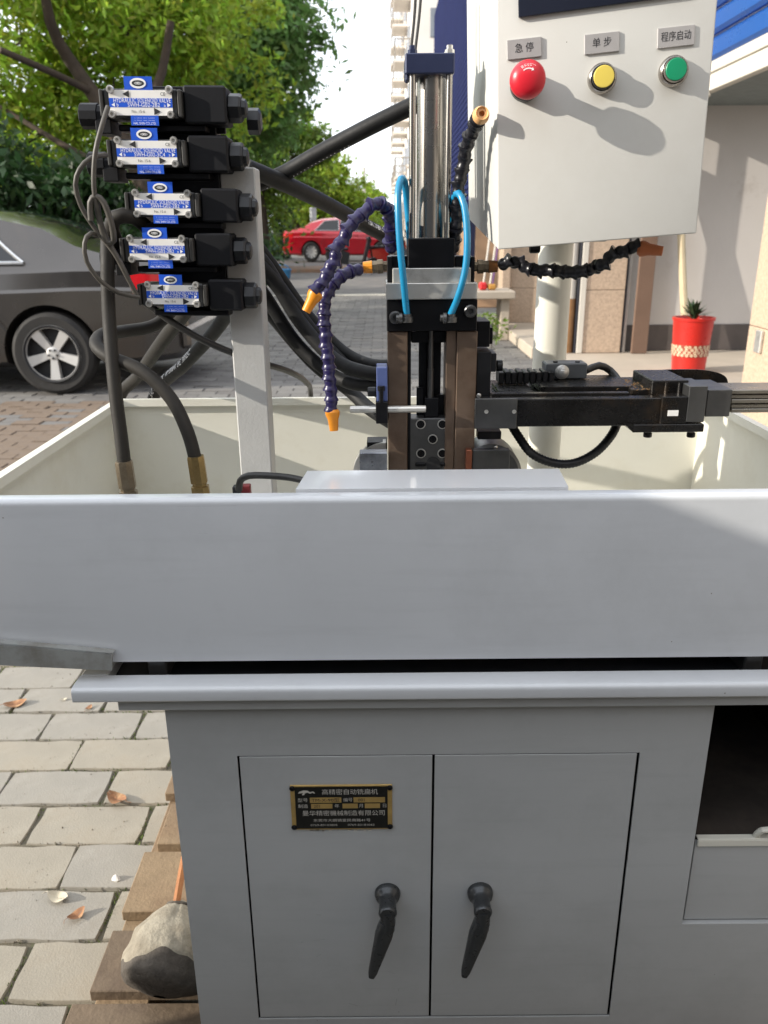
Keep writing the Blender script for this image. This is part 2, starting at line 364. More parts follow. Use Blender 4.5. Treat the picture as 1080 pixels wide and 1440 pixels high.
wood_dark = M('weathered_board', C(108, 92, 74), 0.8, var=0.2, vscale=9, bump=0.4, bscale=90, col2=C(82, 66, 54), mix=(0.45, 0.7))
leaf_dry = M('dry_leaf', C(142, 100, 68), 0.8, var=0.3, vscale=60, col2=C(176, 144, 106), mix=(0.5, 0.7))

g = MB().sheet(lambda u, v: (-160 + 320 * u, -60 + 460 * v, -0.012), 16, 24)
ground = tag(g.build('ground', asphalt), kind='structure')
pv = MB().sheet(lambda u, v: (-3.9 + 6.4 * u, -1.0 + 5.2 * v, -0.006), 26, 26)
pavement = tag(pv.build('pavement', joint_mat), kind='structure')

def slab_mesh(name, lx, ly, h, mat, bev=0.004):
    return MB().box((-lx / 2, -ly / 2, -h), (lx / 2, ly / 2, 0), bev).mesh(name, mat)
def worn_slab(lx, ly, h, mat, seed):
    r_ = np.random.default_rng(seed); out = []
    for (ax_, ay), (bx_, by) in (((-1, -1), (1, -1)), ((1, -1), (1, 1)), ((1, 1), (-1, 1)), ((-1, 1), (-1, -1))):
        n = 5 if ax_ != bx_ else 3
        for k in range(n):
            t = k / n; x, y = (ax_ + (bx_ - ax_) * t) * lx / 2, (ay + (by - ay) * t) * ly / 2
            c = 0.004 if k == 0 else abs(r_.normal(0, 0.0011)) + (0.004 if r_.random() < 0.08 else 0); out.append((x - c * np.sign(x) * (abs(x) > lx / 2 - 1e-6), y - c * np.sign(y) * (abs(y) > ly / 2 - 1e-6)))
    m = len(out); z0 = [(x * 0.989, y * 0.978, 0.0 + r_.normal(0, 0.0002)) for x, y in out]; z1 = [(x, y, -0.0022 - abs(r_.normal(0, 0.0008))) for x, y in out]; z2 = [(x, y, -h) for x, y in out]
    fs = [tuple(range(m))] + [(i, i + m, (i + 1) % m + m, (i + 1) % m) for i in range(m)] + [(i + m, i + 2 * m, (i + 1) % m + 2 * m, (i + 1) % m + m) for i in range(m)]
    return MB().raw(z0 + z1 + z2, fs).mesh('paver', mat, smooth=50)
pav_meshes = [worn_slab(0.2468, 0.1232, 0.05, (paver_mat, paver_mat2)[k % 2], 40 + k) for k in range(8)] if True else [slab_mesh('paver', 0.243, 0.1195, 0.05, paver_mat), slab_mesh('paver', 0.243, 0.1195, 0.05, paver_mat2), slab_mesh('paver', 0.239, 0.1165, 0.05, paver_mat)]
ROW = 0.1265; Y0 = 1.5225
for j in range(-6, 13):
    yc = Y0 + (j - 0.5) * ROW; off = 0.0 if j % 2 == 0 else 0.125
    for i in range(-9, 2):
        x = -0.665 + off + i * 0.2505
        if x < -1.75 - 0.25 * max(0, yc - 1.4) or x > (0.1 if yc < 0.7 else -0.2): continue
        tx, ty = random.gauss(0, 0.0035), random.gauss(0, 0.0035)
        put('paver', random.choice(pav_meshes), pavement, Matrix.Translation((x + random.gauss(0, 0.002), yc + random.gauss(0, 0.0015), random.gauss(0.001, 0.0012))) @ Matrix.Rotation(random.gauss(0, 0.006), 4, 'Z') @ Matrix.Rotation(tx, 4, 'X') @ Matrix.Rotation(ty, 4, 'Y'))
rest = MB()
for j in range(-18, 23):
    yc = Y0 + (j - 0.5) * ROW; off = 0.0 if j % 2 == 0 else 0.125
    for i in range(-13, 13):
        x = -0.665 + off + i * 0.2505; near = -6 <= j < 13 and -9 <= i < 2 and not (x < -1.75 - 0.25 * max(0, yc - 1.4) or x > (0.1 if yc < 0.7 else -0.2))
        if near or x < -3.7 or x > 2.3: continue
        rest.box((x - 0.1232, yc - 0.0614, -0.05), (x + 0.1232, yc + 0.0614, random.gauss(0.001, 0.0012)), 0.0025)
tag(rest.build('paver', [paver_mat], pavement), kind='stuff')
bm_ = [slab_mesh('brick', 0.196, 0.095, 0.05, brick_brown), slab_mesh('brick', 0.196, 0.095, 0.05, far_paver)]
for j in range(20):
    yc = 4.3 + j * 0.1
    for i in range(9):
        x = -1.75 - i * 0.2 - (0.1 if j % 2 else 0) - (yc - 4.3) * 0.12
        put('brick', bm_[0] if random.random() < 0.8 else bm_[1], pavement, Matrix.Translation((x, yc, random.gauss(0.002, 0.003))) @ Matrix.Rotation(random.gauss(0, 0.012), 4, 'Z'))
far = MB()
for j in range(112):
    yc = 4.3 + j * 0.125
    if yc > 17: break
    for i in range(-22, 18):
        x = i * 0.25 + (0.125 if j % 2 else 0) + random.gauss(0, 0.002)
        if x < -1.66 - (yc - 4.3) * 0.12 and yc < 6.3: continue
        if abs(x) > 0.62 * yc: continue
        z = random.gauss(0, 0.0025); h = 0.121; w = 0.119
        far.box((x - 0.121, yc - 0.059, -0.04), (x + 0.121, yc + 0.059, z), 0.003)
tag(far.build('paver', far_paver, pavement), kind='stuff')
line_mat = M('worn_line_paint', C(196, 190, 176), 0.8, var=0.15, vscale=2.0, col2=C(130, 124, 116), mix=(0.5, 0.7))
tag(MB().box((-9, 16.9, -0.02), (6, 17.15, 0.012), 0).build('road_marking', line_mat), kind='structure')
kerb_mat = M('kerb_earth', C(150, 116, 92), 0.9, var=0.2, vscale=1.2, col2=C(120, 112, 100), mix=(0.4, 0.65))
tag(MB().box((-30, 27, -0.02), (12, 29.5, 0.10), 0.01).build('kerb', kerb_mat), kind='structure')
# moss in the joints, fallen leaves, scraps
def leaf(p, size, rz, curl, mat, label, name='fallen_leaf', cat='leaf'):
    mb = MB(); n = 11; size *= 0.8; curl *= 0.55
    for s in (-1, 1):
        for i in range(n - 1):
            def pt(i, k):
                t = i / (n - 1); w = size * 0.32 * math.sin(math.pi * min(1, t * 0.92 + 0.04)) ** 0.8
                return (size * (t - 0.5), s * w * k, curl * size * ((t - 0.5) ** 2 * 2.2 + 0.55 * (k * w / size) + 0.05 * math.sin(9 * t + s)) + 0.003)
            q = [pt(i, 0), pt(i + 1, 0), pt(i + 1, 1), pt(i, 1)]
            mb.face(q if s > 0 else q[::-1])
    mb.tube([(-size * 0.5, 0, curl * size * 0.55 + 0.003), (-size * 0.66, 0.002, curl * size * 0.62), (-size * 0.78, -0.004, curl * size * 0.5)], size * 0.012, 5)
    o = mb.build(name, mat, local=True); o.location = tuple(p); o.rotation_euler = (0, 0, rz); return tag(o, label, cat)
leaf_pale = M('pale_curled_leaf', C(190, 180, 158), 0.8, var=0.15, vscale=50)
leaf(atz(22, 992, 0.002), 0.075, 0.4, 0.5, leaf_dry, 'orange brown fallen leaf lying on a paver joint beside the tray corner')
leaf(atz(165, 1126, 0.002), 0.07, 2.6, 0.7, leaf_dry, 'curled reddish fallen leaf on pavers beside the pallet end')
leaf(atz(108, 1290, 0.002), 0.045, 0.9, 0.9, leaf_dry, 'small curled tan leaf next to a pale leaf on a paver')
leaf(atz(82, 1264, 0.002), 0.055, -0.3, 0.6, leaf_pale, 'pale dried leaf strip next to a small tan leaf')
leaf(atz(125, 997, 0.002), 0.03, 1.2, 0.6, leaf_dry, 'tiny tan leaf scrap under the front lip end')
leaf(atz(90, 985, 0.002), 0.022, 0.2, 0.6, leaf_pale, 'tiny white leaf scrap on a paver by the front lip')
pb = MB(); q = atz(165, 1238, 0.0)
vs = []
for i in range(26):
    a = rng.normal(size=3); a /= np.linalg.norm(a); vs.append(a)
import bmesh
def hull_mesh(points, name, mat):
    bm = bmesh.new(); [bm.verts.new(p) for p in points]; bmesh.ops.convex_hull(bm, input=bm.verts)
    me = bpy.data.meshes.new(name); bm.to_mesh(me); bm.free(); me.materials.append(mat); return me
sc_ = bpy.data.objects.new('foam_scrap', hull_mesh([(p[0] * 0.011 + 0.003 * p[2], p[1] * 0.008, max(0, p[2]) * 0.014) for p in vs], 'foam_scrap', M('white_foam', C(214, 212, 206), 0.9)))
COL.objects.link(sc_); sc_.location = tuple(q + V(0, 0, 0.003)); tag(sc_, 'small white foam scrap on a paver next to the pallet', 'scrap')
ms = MB()
for k in range(2600):
    j = rng.integers(-4, 9); along = rng.random() < 0.55
    if along: x, y = rng.uniform(-1.4, -0.4), Y0 + j * ROW + rng.normal(0, 0.003)
    else:
        jj = rng.integers(-4, 6); x = -0.665 - 0.125 + (0.0 if jj % 2 == 0 else 0.125) + rng.integers(-2, 2) * 0.2505 + rng.normal(0, 0.0035); y = Y0 + (jj - rng.random()) * ROW
    if rng.random() > 0.25 + 0.75 * (math.sin(x * 9 + 2) * math.cos(y * 7) > 0.1): continue
    if y < 0.85: continue
    h = rng.uniform(0.003, 0.009); a = rng.uniform(0, 6.28)
    ms.face([(x, y, -0.004), (x + 0.004 * math.cos(a), y + 0.004 * math.sin(a), -0.004), (x + rng.normal(0, 0.003), y + rng.normal(0, 0.003), h - 0.002)])
gr_ = MB()
for k in range(1500):
    x, y = rng.uniform(-1.5, -0.3), rng.uniform(0.85, 2.3); s_ = rng.uniform(0.0006, 0.0022); 
    if rng.random() < 0.6: y = Y0 + round((y - Y0) / ROW) * ROW + rng.normal(0, 0.006)
    c_ = [(x + s_ * math.cos(a + k), y + s_ * math.sin(a + k) * rng.uniform(.6, 1.2), -0.001 if y else 0) for a in (0, 2.1, 4.2)] + [(x, y, s_ * 1.3 + 0.001)]
    gr_.raw(c_, [(0, 1, 3), (1, 2, 3), (2, 0, 3)])
tag(gr_.build('grit', M('grit', C(118, 108, 92), 0.9, var=0.4, vscale=300), smooth=0), 'loose grit and crumbs scattered over the paver joints', 'grit', kind='stuff')
tag(ms.build('moss', moss, smooth=0), 'green moss tufts growing in the joints between pavers', 'moss', kind='stuff')

# ------------------------------------------------------------------ pallet
pal = thing('wooden_pallet', (0.05, 1.1, 0), 'weathered wooden pallet with uneven board ends under the grey cabinet', 'pallet')
for k, (ya, yb, xl, mt) in enumerate([(0.70, 0.912, -0.488, wood_dark), (0.935, 1.052, -0.470, wood_dark), (1.088, 1.232, -0.466, wood_board), (1.252, 1.37, -0.448, wood_board), (1.40, 1.52, -0.47, wood_board)]):
    z0 = 0.108 + (0.0 if k != 1 else -0.003)
    MB().box((xl, ya, z0), (0.60, yb, z0 + 0.021), 0.0015).build('deck_board', mt, pal)
for xa in (-0.462, 0.0, 0.5):
    MB().box((xa, 0.72, 0.02), (xa + 0.085, 1.50, 0.1075), 0.002).build('stringer', wood_board, pal)
for ya in (0.72, 1.06, 1.40):
    MB().box((-0.46, ya, 0.001), (0.60, ya + 0.1, 0.0195), 0.0015).build('bottom_board', wood_dark, pal)
TOP = 0.1305

# ------------------------------------------------------------------ cloth-wrapped bundle on the pallet
canvas = M('dirty_canvas', C(152, 144, 128), 0.9, var=0.2, vscale=26, bump=0.8, bscale=130, col2=C(112, 102, 86), mix=(0.45, 0.75))
canvas_dark = M('blackened_bundle_end', C(84, 77, 69), 0.85, var=0.3, vscale=30, bump=0.8, bscale=120, col2=C(54, 49, 44), mix=(0.4, 0.7))
bun = thing('wrapped_bundle', (-0.345, 0.965, TOP), 'off white canvas bundle tied to a stick with a blackened round end', 'bundle')
cB = atz(228, 1385, 0.185); cT = atz(253, 1283, 0.20)
cB = V(-0.338, 0.884, TOP + 0.056); cT = V(-0.326, 0.992, TOP + 0.118)
ax_ = unit(cT - cB); tt, na, nb = frame(ax_)
def bundle_pt(u, q):
    prof = [(0.0, 0.040), (0.03, 0.056), (0.12, 0.067), (0.35, 0.069), (0.6, 0.060), (0.8, 0.040), (0.93, 0.022), (1.0, 0.007)]
    us, rs = zip(*prof); r = np.interp(u, us, rs)
    r *= 1 + 0.04 * math.sin(2 * q + 1.5) + 0.16 * (abs(math.sin(3.5 * q - 1.2 * u + 0.4)) - 0.6) * u * (1.15 - u) + 0.07 * (abs(math.sin(6 * q + 2.5 * u)) - 0.6) * u + 0.02 * math.sin(19 * u + 3 * q) + 0.012 * math.sin(17 * q + 9 * u)
    p = cB + (cT - cB) * u + r * (math.cos(q) * na + math.sin(q) * nb)
    p[2] = max(p[2], TOP + 0.0015); p[0] = min(p[0], -0.2585 - 0.004); return p
nv_ = 64
def b_lim(q): return 0.27 + 0.06 * math.sin(2 * q + 0.6) + 0.035 * math.sin(5 * q + 1) + 0.015 * math.sin(11 * q)
w_mb = MB().sheet(lambda u, v: bundle_pt(b_lim(2 * math.pi * v) * (1 - u) + u, 2 * math.pi * v), 30, nv_)
e_ = MB().sheet(lambda u, v: bundle_pt(b_lim(2 * math.pi * v) * u, 2 * math.pi * v), 10, nv_)
def welded(mb):
    idx = {}; mp = []; nv2 = []
    for p in mb.v:
        k_ = tuple(round(c, 6) for c in p)
        if k_ not in idx: idx[k_] = len(nv2); nv2.append(p)
        mp.append(idx[k_])
    mb.f = [tuple(mp[i] for i in f) for f in mb.f]; mb.v = nv2; keep = [k for k, f in enumerate(mb.f) if len(set(f)) == len(f)]; mb.f = [mb.f[k] for k in keep]; mb.m = [mb.m[k] for k in keep]; return mb
welded(w_mb).build('canvas_wrap', canvas, bun, smooth=60)
e_.sheet(lambda u, v: cB * (1 - u) + bundle_pt(0, 2 * math.pi * v) * u - ax_ * 0.008 * (1 - u * u), 4, nv_); welded(e_)
e_.build('dark_end', canvas_dark, bun, smooth=60)
s0 = cT + V(-0.006, -0.012, 0.004)
MB().tube([s0, s0 + V(0.001, 0.03, 0.02), s0 + V(0.003, 0.06, 0.04)], 0.006, 8).build('stick', M('brown_stick', C(160, 104, 60), 0.7, var=0.2, vscale=50), bun)
MB().tube([bundle_pt(0.93, q * 6.283 / 14) + 0.001 * ax_ for q in range(15)], 0.0022, 6).build('tie_cord', canvas_dark, bun)

# ------------------------------------------------------------------ cabinet
XL, XR, XE = -0.2585, 0.385, 0.60
YF, YB = 0.805, 1.26
ZT = 0.735
cab = thing('machine_cabinet', ((XL + XE) / 2, 1.03, TOP), 'light grey steel machine cabinet with two front doors standing on a pallet', 'cabinet')
D0, D1, D2, D3 = -0.1785, 0.0562, 0.0576, 0.304      # door edges
DZ0, DZ1 = 0.2285, 0.6585
RZB = at(1030, 1299, YF)[2]
fp = MB().plates([XL, D0, D3, XR, XE], [TOP + 0.001, DZ0, RZB, DZ1, ZT], {(1, 1), (1, 2), (3, 2), (3, 3)}, YF, YF + 0.0025)
fp.build('front_panel', paint_cab_shaded, cab, smooth=0)
MB().box((XL, YF + 0.0027, TOP + 0.001), (XL + 0.002, YB, ZT)).build('side_panel', paint_cab_shaded, cab)
MB().box((XE - 0.002, YF + 0.0027, TOP + 0.001), (XE, YB, RZB)).build('side_panel', paint_cab_shaded, cab)
MB().box((XL + 0.0025, YB - 0.002, TOP + 0.002), (XE - 0.0025, YB, ZT)).build('back_panel', paint_cab_shaded, cab)
MB().box((XL + 0.004, YF + 0.03, TOP + 0.003), (XR - 0.02, YB - 0.004, ZT - 0.004)).build('dark_interior', dark_gap, cab)  # black backing box that paints the unlit inside behind the door gaps
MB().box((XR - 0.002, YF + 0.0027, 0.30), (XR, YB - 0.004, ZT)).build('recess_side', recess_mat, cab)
MB().box((XR + 0.001, YF + 0.0027, RZB - 0.005), (XE - 0.003, YB - 0.004, RZB - 0.0005)).build('recess_floor', paint_cab_shaded, cab)
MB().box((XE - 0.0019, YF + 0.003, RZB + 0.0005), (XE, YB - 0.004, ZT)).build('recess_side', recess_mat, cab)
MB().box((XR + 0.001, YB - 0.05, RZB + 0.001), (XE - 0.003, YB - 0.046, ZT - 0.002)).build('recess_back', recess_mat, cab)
# pull-out chip drawer in the recess
DRZ = at(1030, 1180, 0.808)[2]
dr = MB().box((XR + 0.004, YF + 0.006, RZB + 0.0015), (XE - 0.006, YF + 0.0085, DRZ - 0.0045), 0.0006)
dr = dr.build('chip_drawer', paint_cab_shaded, cab)
lip = MB().box((XR + 0.006, YF + 0.003, DRZ - 0.012), (XE - 0.007, YF + 0.0058, DRZ - 0.002), 0.001); lip.box((XR + 0.006, YF + 0.0028, DRZ - 0.0018), (XE - 0.007, YF + 0.012, DRZ), 0.0006)
lip.build('drawer_lip', paint_cream, dr)
MB().box((XR + 0.008, YF + 0.0125, RZB + 0.0017), (XE - 0.012, YB - 0.06, DRZ - 0.006), 0.001).build('drawer_dark_fill', recess_mat, dr)  # dark block added so the open drawer reads as deep shade
hx = at(1075, 1175, YF)[0]
MB().tube([(hx - 0.006, YF + 0.008, DRZ + 0.001), (hx - 0.004, YF + 0.004, DRZ + 0.011), (hx + 0.006, YF + 0.002, DRZ + 0.015), (hx + 0.06, YF + 0.002, DRZ + 0.015)], 0.004, 8).build('drawer_handle', paint_cream, dr)
# doors with handles
handle_mat = M('black_zinc_handle', C(66, 68, 70), 0.3, 0.6, var=0.1, vscale=60)
def door(x0, x1, hx):
    d = MB().box((x0 + (0.0024 if x0 < 0 else 0.0008), YF + 0.0006, DZ0 + 0.0026), (x1 - (0.0008 if x0 < 0 else 0.0032), YF + 0.0026, DZ1 - 0.0020), 0.0005).build('door', paint_cab_shaded, cab)
    p0 = V(hx, YF + 0.0003, at(545, 1256, YF)[2]); h = MB()
    h.lathe(p0, (0, -1, 0), [(0.0165, 0), (0.0165, 0.003), (0.0150, 0.0075), (0.0118, 0.010), (0.0105, 0.016), (0.0112, 0.028), (0.0116, 0.033), (0.0095, 0.036)], 28)
    ha = p0 + V(0.0, -0.028, -0.004)
    path = [ha + V(0.0, 0.0, 0.004), ha + V(0.0, -0.001, -0.012), ha + V(-0.001, -0.002, -0.024)]
    h.tube(path, lambda t: 0.0098, 16, step=0.002)
    L0 = ha + V(0.0, -0.001, -0.012); L1 = ha + V(-0.0215, -0.010, -0.094); wd = unit(V(1, 0, -0.28)); nd = V(0, -1, 0)
    vs = []; n = 14; rows = 12
    for i in range(rows + 1):
        t = i / rows; w = float(np.interp(t, [0, 0.1, 0.22, 0.6, 0.96, 1], [0.0096, 0.0102, 0.0115, 0.0085, 0.0056, 0.004])); dd = float(np.interp(t, [0, 0.15, 1], [0.0097, 0.0085, 0.0040]))
        for k in range(n):
            q = 2 * math.pi * k / n; vs.append(L0 + (L1 - L0) * t + nd * dd * math.copysign(abs(math.cos(q)) ** 0.6, math.cos(q)) + wd * w * math.copysign(abs(math.sin(q)) ** 0.6, math.sin(q)))
    fs = [(i * n + k, i * n + (k + 1) % n, (i + 1) * n + (k + 1) % n, (i + 1) * n + k) for i in range(rows) for k in range(n)] + [tuple(range(n))[::-1], tuple(range(rows * n, rows * n + n))]
    h.raw(vs, fs); h.build('handle', handle_mat, d, smooth=50)
    return d
door(D0, D1, at(545, 1256, YF)[0]); door(D2, D3, at(675, 1256, YF)[0])
# name plate
pc = (at(406, 1098, YF) + at(553, 1170, YF)) / 2; PW, PH = 0.124, 0.066
ux, uz = V(1, 0, 0), V(0, 0, 1); yf = YF - 0.0006
npl = MB().box((pc[0] - PW / 2, yf - 0.001, pc[2] - PH / 2), (pc[0] + PW / 2, yf + 0.0011, pc[2] + PH / 2), 0.0004).build('name_plate', gold, cab)
nb_ = MB().box((pc[0] - PW / 2 + 0.0055, yf - 0.0014, pc[2] - PH / 2 + 0.002), (pc[0] + PW / 2 - 0.0055, yf - 0.00101, pc[2] + PH / 2 - 0.002)).build('plate_field', plate_black, npl)
fl = MB(); lt = MB(); dk = MB(); yt = yf - 0.0016
def np_pt(fx, fy): return V(pc[0] - PW / 2 + fx * PW, yt, pc[2] + PH / 2 - fy * PH)
for (a, b, c, d) in ((0.19, 0.50, 0.265, 0.38), (0.62, 0.93, 0.265, 0.38), (0.20, 0.41, 0.405, 0.51), (0.51, 0.66, 0.405, 0.51), (0.73, 0.88, 0.405, 0.51)):
    p, q = np_pt(a, d), np_pt(b, c); fl.box((p[0], yt, p[2]), (q[0], yt + 0.0003, q[2]))
fl.build('plate_window', gold, npl)
add_text(lt, '高精密自动铣扁机', 0.0088, np_pt(0.585, 0.15), ux, uz, width=0.068)
for s, x, y, w in (('型号', 0.12, 0.325, 0.012), ('编号', 0.565, 0.325, 0.011), ('制造', 0.12, 0.46, 0.012), ('年', 0.455, 0.46, None), ('月', 0.695, 0.46, None), ('日', 0.925, 0.46, None)):
    add_text(lt, s, 0.0062, np_pt(x, y), ux, uz, width=w)
add_text(lt, '曼华精密機械制造有限公司', 0.0086, np_pt(0.52, 0.625), ux, uz, width=0.101)
add_text(lt, '东莞市大朗镇富民南路41号', 0.0048, np_pt(0.50, 0.785), ux, uz, width=0.070)
add_text(lt, '0769-83103805', 0.0042, np_pt(0.32, 0.89), ux, uz, width=0.033); add_text(lt, '0769-83181062', 0.0042, np_pt(0.69, 0.89), ux, uz, width=0.033)
# running-animal mark at the head of the plate
mk = [(0.075, 0.17), (0.09, 0.13), (0.13, 0.10), (0.17, 0.105), (0.195, 0.14), (0.225, 0.125), (0.245, 0.165), (0.235, 0.175), (0.22, 0.15), (0.195, 0.175), (0.17, 0.15), (0.15, 0.16), (0.135, 0.205), (0.115, 0.205), (0.125, 0.16), (0.10, 0.165)]
lt.prism([(x * PW, -y * PH) for x, y in mk], np_pt(0, 0), ux, uz, (0, 0.0001, 0))
lt.build('lettering', ink_grey, npl, smooth=0)
yt -= 0.0002
add_text(dk, 'TM-X-90型', 0.0062, np_pt(0.345, 0.325), ux, uz, width=0.034); add_text(dk, '001', 0.0062, np_pt(0.70, 0.325), ux, uz); add_text(dk, '201', 0.0058, np_pt(0.26, 0.46), ux, uz)
dk.build('lettering', ink_dark, npl, smooth=0)['kind'] = 'stuff'
for fx in (0.022, 0.978):
    for fy in (0.06, 0.94):
        p = np_pt(fx, fy); MB().lathe((p[0], yf - 0.0008, p[2]), (0, -1, 0), [(0.0036, 0), (0.0036, 0.0012), (0.0022, 0.0022)], 14).build('screw', blk, npl)
gl = MB(); r9 = np.random.default_rng(3)
for k in range(34):
    x = r9.uniform(0.1, 0.8); s = r9.uniform(0.0008, 0.0028); p = np_pt(x, 1.03 + r9.normal(0, 0.012)); gl.face([p + V(-s, 0, -s * .7), p + V(s, 0, -s * .5), p + V(s * .6, 0, s * .8), p + V(-s * .8, 0, s * .5)])
gl.v = [(a, YF + 0.0002, c) for a, b, c in gl.v]; gl.build('glue_residue', M('glue_residue', C(196, 192, 184), 0.8), npl, smooth=0)
# lip, shelf under it, dark pan
LZ0, LZ1 = 0.7555, 0.7735
sh = MB().box((-0.305, 0.785, ZT + 0.0005), (XE + 0.02, 1.30, LZ0 - 0.0005), 0.001).build('top_shelf', paint_cab_shaded, cab)
def lip_profile(y0, y1, z0, z1, r=0.006):
    pts = []
    for cx, cz, a0 in ((y1 - 0.001, z0 + 0.001, -90), (y1 - 0.001, z1 - 0.001, 0)): pts.append((cx + 0.001 * (1 if a0 else 1), cz))
    pts = [(y1, z0), (y1, z1)]
    for k in range(7): a = R(90 + 15 * k); pts.append((y0 + r + r * math.cos(a), z1 - r + r * math.sin(a)))
    for k in range(5): a = R(180 + 22.5 * k); pts.append((y0 + 0.003 + 0.003 * math.cos(a), z0 + 0.003 + 0.003 * math.sin(a)))
    return pts
fl_ = MB().prism(lip_profile(0.770, 0.7995, LZ0, LZ1), (-0.349, 0, 0), (0, 1, 0), (0, 0, 1), (XE + 0.37, 0, 0)).build('front_lip', paint, cab, smooth=40)
MB().box((-0.349, 0.7998, LZ0), (-0.318, 1.30, LZ1), 0.002).build('side_lip', paint, cab)
MB().box((-0.3175, 0.7998, LZ0 - 0.0003), (XE + 0.01, 1.29, LZ0 + 0.004)).build('oil_pan', dark_pan, cab)
for x in (-0.275, 0.415): MB().box((x, 0.812, LZ0 + 0.004), (x + 0.022, 1.28, 0.789), 0.002).build('tray_rail', grey_steel, cab)
p0, p1 = at(-12, 906, 0.785), at(157, 921, 0.785); q0, q1 = at(-12, 935, 0.785), at(157, 943, 0.785)
br = MB(); th = V(0, 0.004, 0)
br.raw([q0, q1, p1, p0, q0 + th, q1 + th, p1 + th, p0 + th], [(0, 1, 2, 3), (5, 4, 7, 6), (0, 4, 5, 1), (1, 5, 6, 2), (2, 6, 7, 3), (3, 7, 4, 0)])
br.face([p0, p1, p1 + V(0, .013, 0), p0 + V(0, .013, 0)])
br.build('corner_bracket', M('bracket_paint', C(150, 152, 150), 0.5, var=0.1, vscale=14, col2=C(104, 98, 86), mix=(0.5, 0.75)), cab)

# ------------------------------------------------------------------ chip tray
TX0, TX1, TY0, TY1, TZ0, TZ1 = -0.4555, 0.5440, 0.800, 1.345, 0.7905, 0.9850
tray = thing('chip_tray', ((TX0 + TX1) / 2, (TY0 + TY1) / 2, TZ0), 'wide deep grey sheet steel chip tray with folded rim above the cabinet', 'tray')
def wall(name, poly, o, u, w, mat=paint_cream):
    return MB().prism(poly, o, u, (0, 0, 1), w).build(name, mat, tray, smooth=40)
hz = TZ1 - TZ0
def rimmed(r=0.003, w=0.0145, t=0.0022):
    pts = [(t, 0), (t, hz - 0.012), (w, hz - 0.012), (w, hz)]
    for k in range(6): a = R(90 + 18 * k); pts.append((r + r * math.cos(a), hz - r + r * math.sin(a)))
    return pts + [(0, 0)]
wall('front_wall', rimmed(0.007, 0.0175), (TX0, TY0, TZ0), (0, 1, 0), (TX1 - TX0, 0, 0), paint)
wall('back_wall', rimmed(0.002, 0.011), (TX0 + 0.0023, TY1, TZ0), (0, -1, 0), (TX1 - TX0 - 0.0046, 0, 0))
wall('side_wall', rimmed(0.002, 0.0135), (TX0, TY0 + 0.0177, TZ0 - 0.0002), (1, 0, 0), (0, TY1 - TY0 - 0.018, 0))
wall('side_wall', rimmed(0.002, 0.0135), (TX1, TY0 + 0.0177, TZ0 - 0.0002), (-1, 0, 0), (0, TY1 - TY0 - 0.018, 0))
MB().box((TX0 + 0.0025, TY0 + 0.0025, TZ0 + 0.0003), (TX1 - 0.0025, TY1 - 0.0025, TZ0 + 0.0025)).build('tray_floor', paint_cream, tray)
FLOOR = TZ0 + 0.0026
# sheet cover behind the front rim
cv = MB(); A, B = at(416, 690, 0.822), at(799, 690, 0.822); Cc, Dd = at(432, 659, 0.892), at(786, 657, 0.892)
ztop = 0.9875
cover = thing('sheet_metal_cover', ((A[0] + B[0]) / 2, 0.856, FLOOR), 'shiny white sheet metal cover box sitting inside the tray', 'cover')
pl_ = [(A[0], 0.822), (B[0], 0.822), (Dd[0], 0.892), (Cc[0], 0.892)]
MB().prism(pl_, (0, 0, ztop - 0.0085), (1, 0, 0), (0, 1, 0), (0, 0, 0.0085)).build('lid', paint_white, cover, smooth=0)
pl2 = [(A[0] + 0.004, 0.826), (B[0] - 0.004, 0.826), (Dd[0] - 0.004, 0.888), (Cc[0] + 0.004, 0.888)]
MB().prism(pl2, (0, 0, FLOOR), (1, 0, 0), (0, 1, 0), (0, 0, ztop - 0.0088 - FLOOR)).build('box_body', paint_white, cover, smooth=0)
# ------------------------------------------------------------------ milling column with hydraulic cylinder
CY = 0.980
cx0, cx1 = at(545, 600, CY)[0], at(669, 600, CY)[0]; cxm = (cx0 + cx1) / 2
colm = thing('milling_column', (cxm, CY + 0.05, FLOOR), 'brown steel twin post milling column topped by a hydraulic cylinder', 'milling machine')
def part(name, mat, par, *boxes, bev=0.0008, smooth=35):
    mb = MB()
    for b in boxes: pxbox(mb, *b[:6], **({'bev': bev}))
    return mb.build(name, mat, par, smooth=smooth)
z465 = at(600, 466, CY)[2]
for a, b in ((545.5, 573), (641, 669)):
    xa, xb = at(a, 560, CY)[0], at(b, 560, CY)[0]
    MB().box((xa, CY, FLOOR), (xb, CY + 0.06, z465), 0.001).build('post', bronze, colm)
xa, xb = at(627, 560, CY)[0], at(640.5, 560, CY)[0]
MB().box((xa, CY + 0.004, FLOOR), (xb, CY + 0.05, z465), 0.0006).build('gib_strip', bronze, colm)
xa, xb = at(573.5, 560, CY)[0], at(578, 560, CY)[0]
MB().box((xa, CY + 0.006, FLOOR), (xb, CY + 0.05, z465 - 0.0005), 0.0006).build('gib_strip', blk, colm)
part('cross_block', blk, colm, (544, 421.5, 671, 465.5, CY - 0.004, 0.066))
part('back_bridge', blk, colm, (578.5, 466, 627, 482, CY + 0.02, 0.03))
part('top_plate', steel, colm, (542.5, 398, 671.5, 421, CY - 0.010, 0.078))
part('riser_plate', steel, colm, (552, 377, 662, 397.7, CY - 0.004, 0.066))
part('side_block', blk, colm, (544.5, 361, 551.5, 397.5, CY + 0.004, 0.045)); part('side_block', blk, colm, (662.5, 361, 667.5, 397.5, CY + 0.004, 0.045))
part('rear_bar', blk, colm, (545, 360, 573.5, 376.5, CY + 0.02, 0.03)); part('rear_bar', blk, colm, (640, 360, 666, 376.5, CY + 0.02, 0.03))
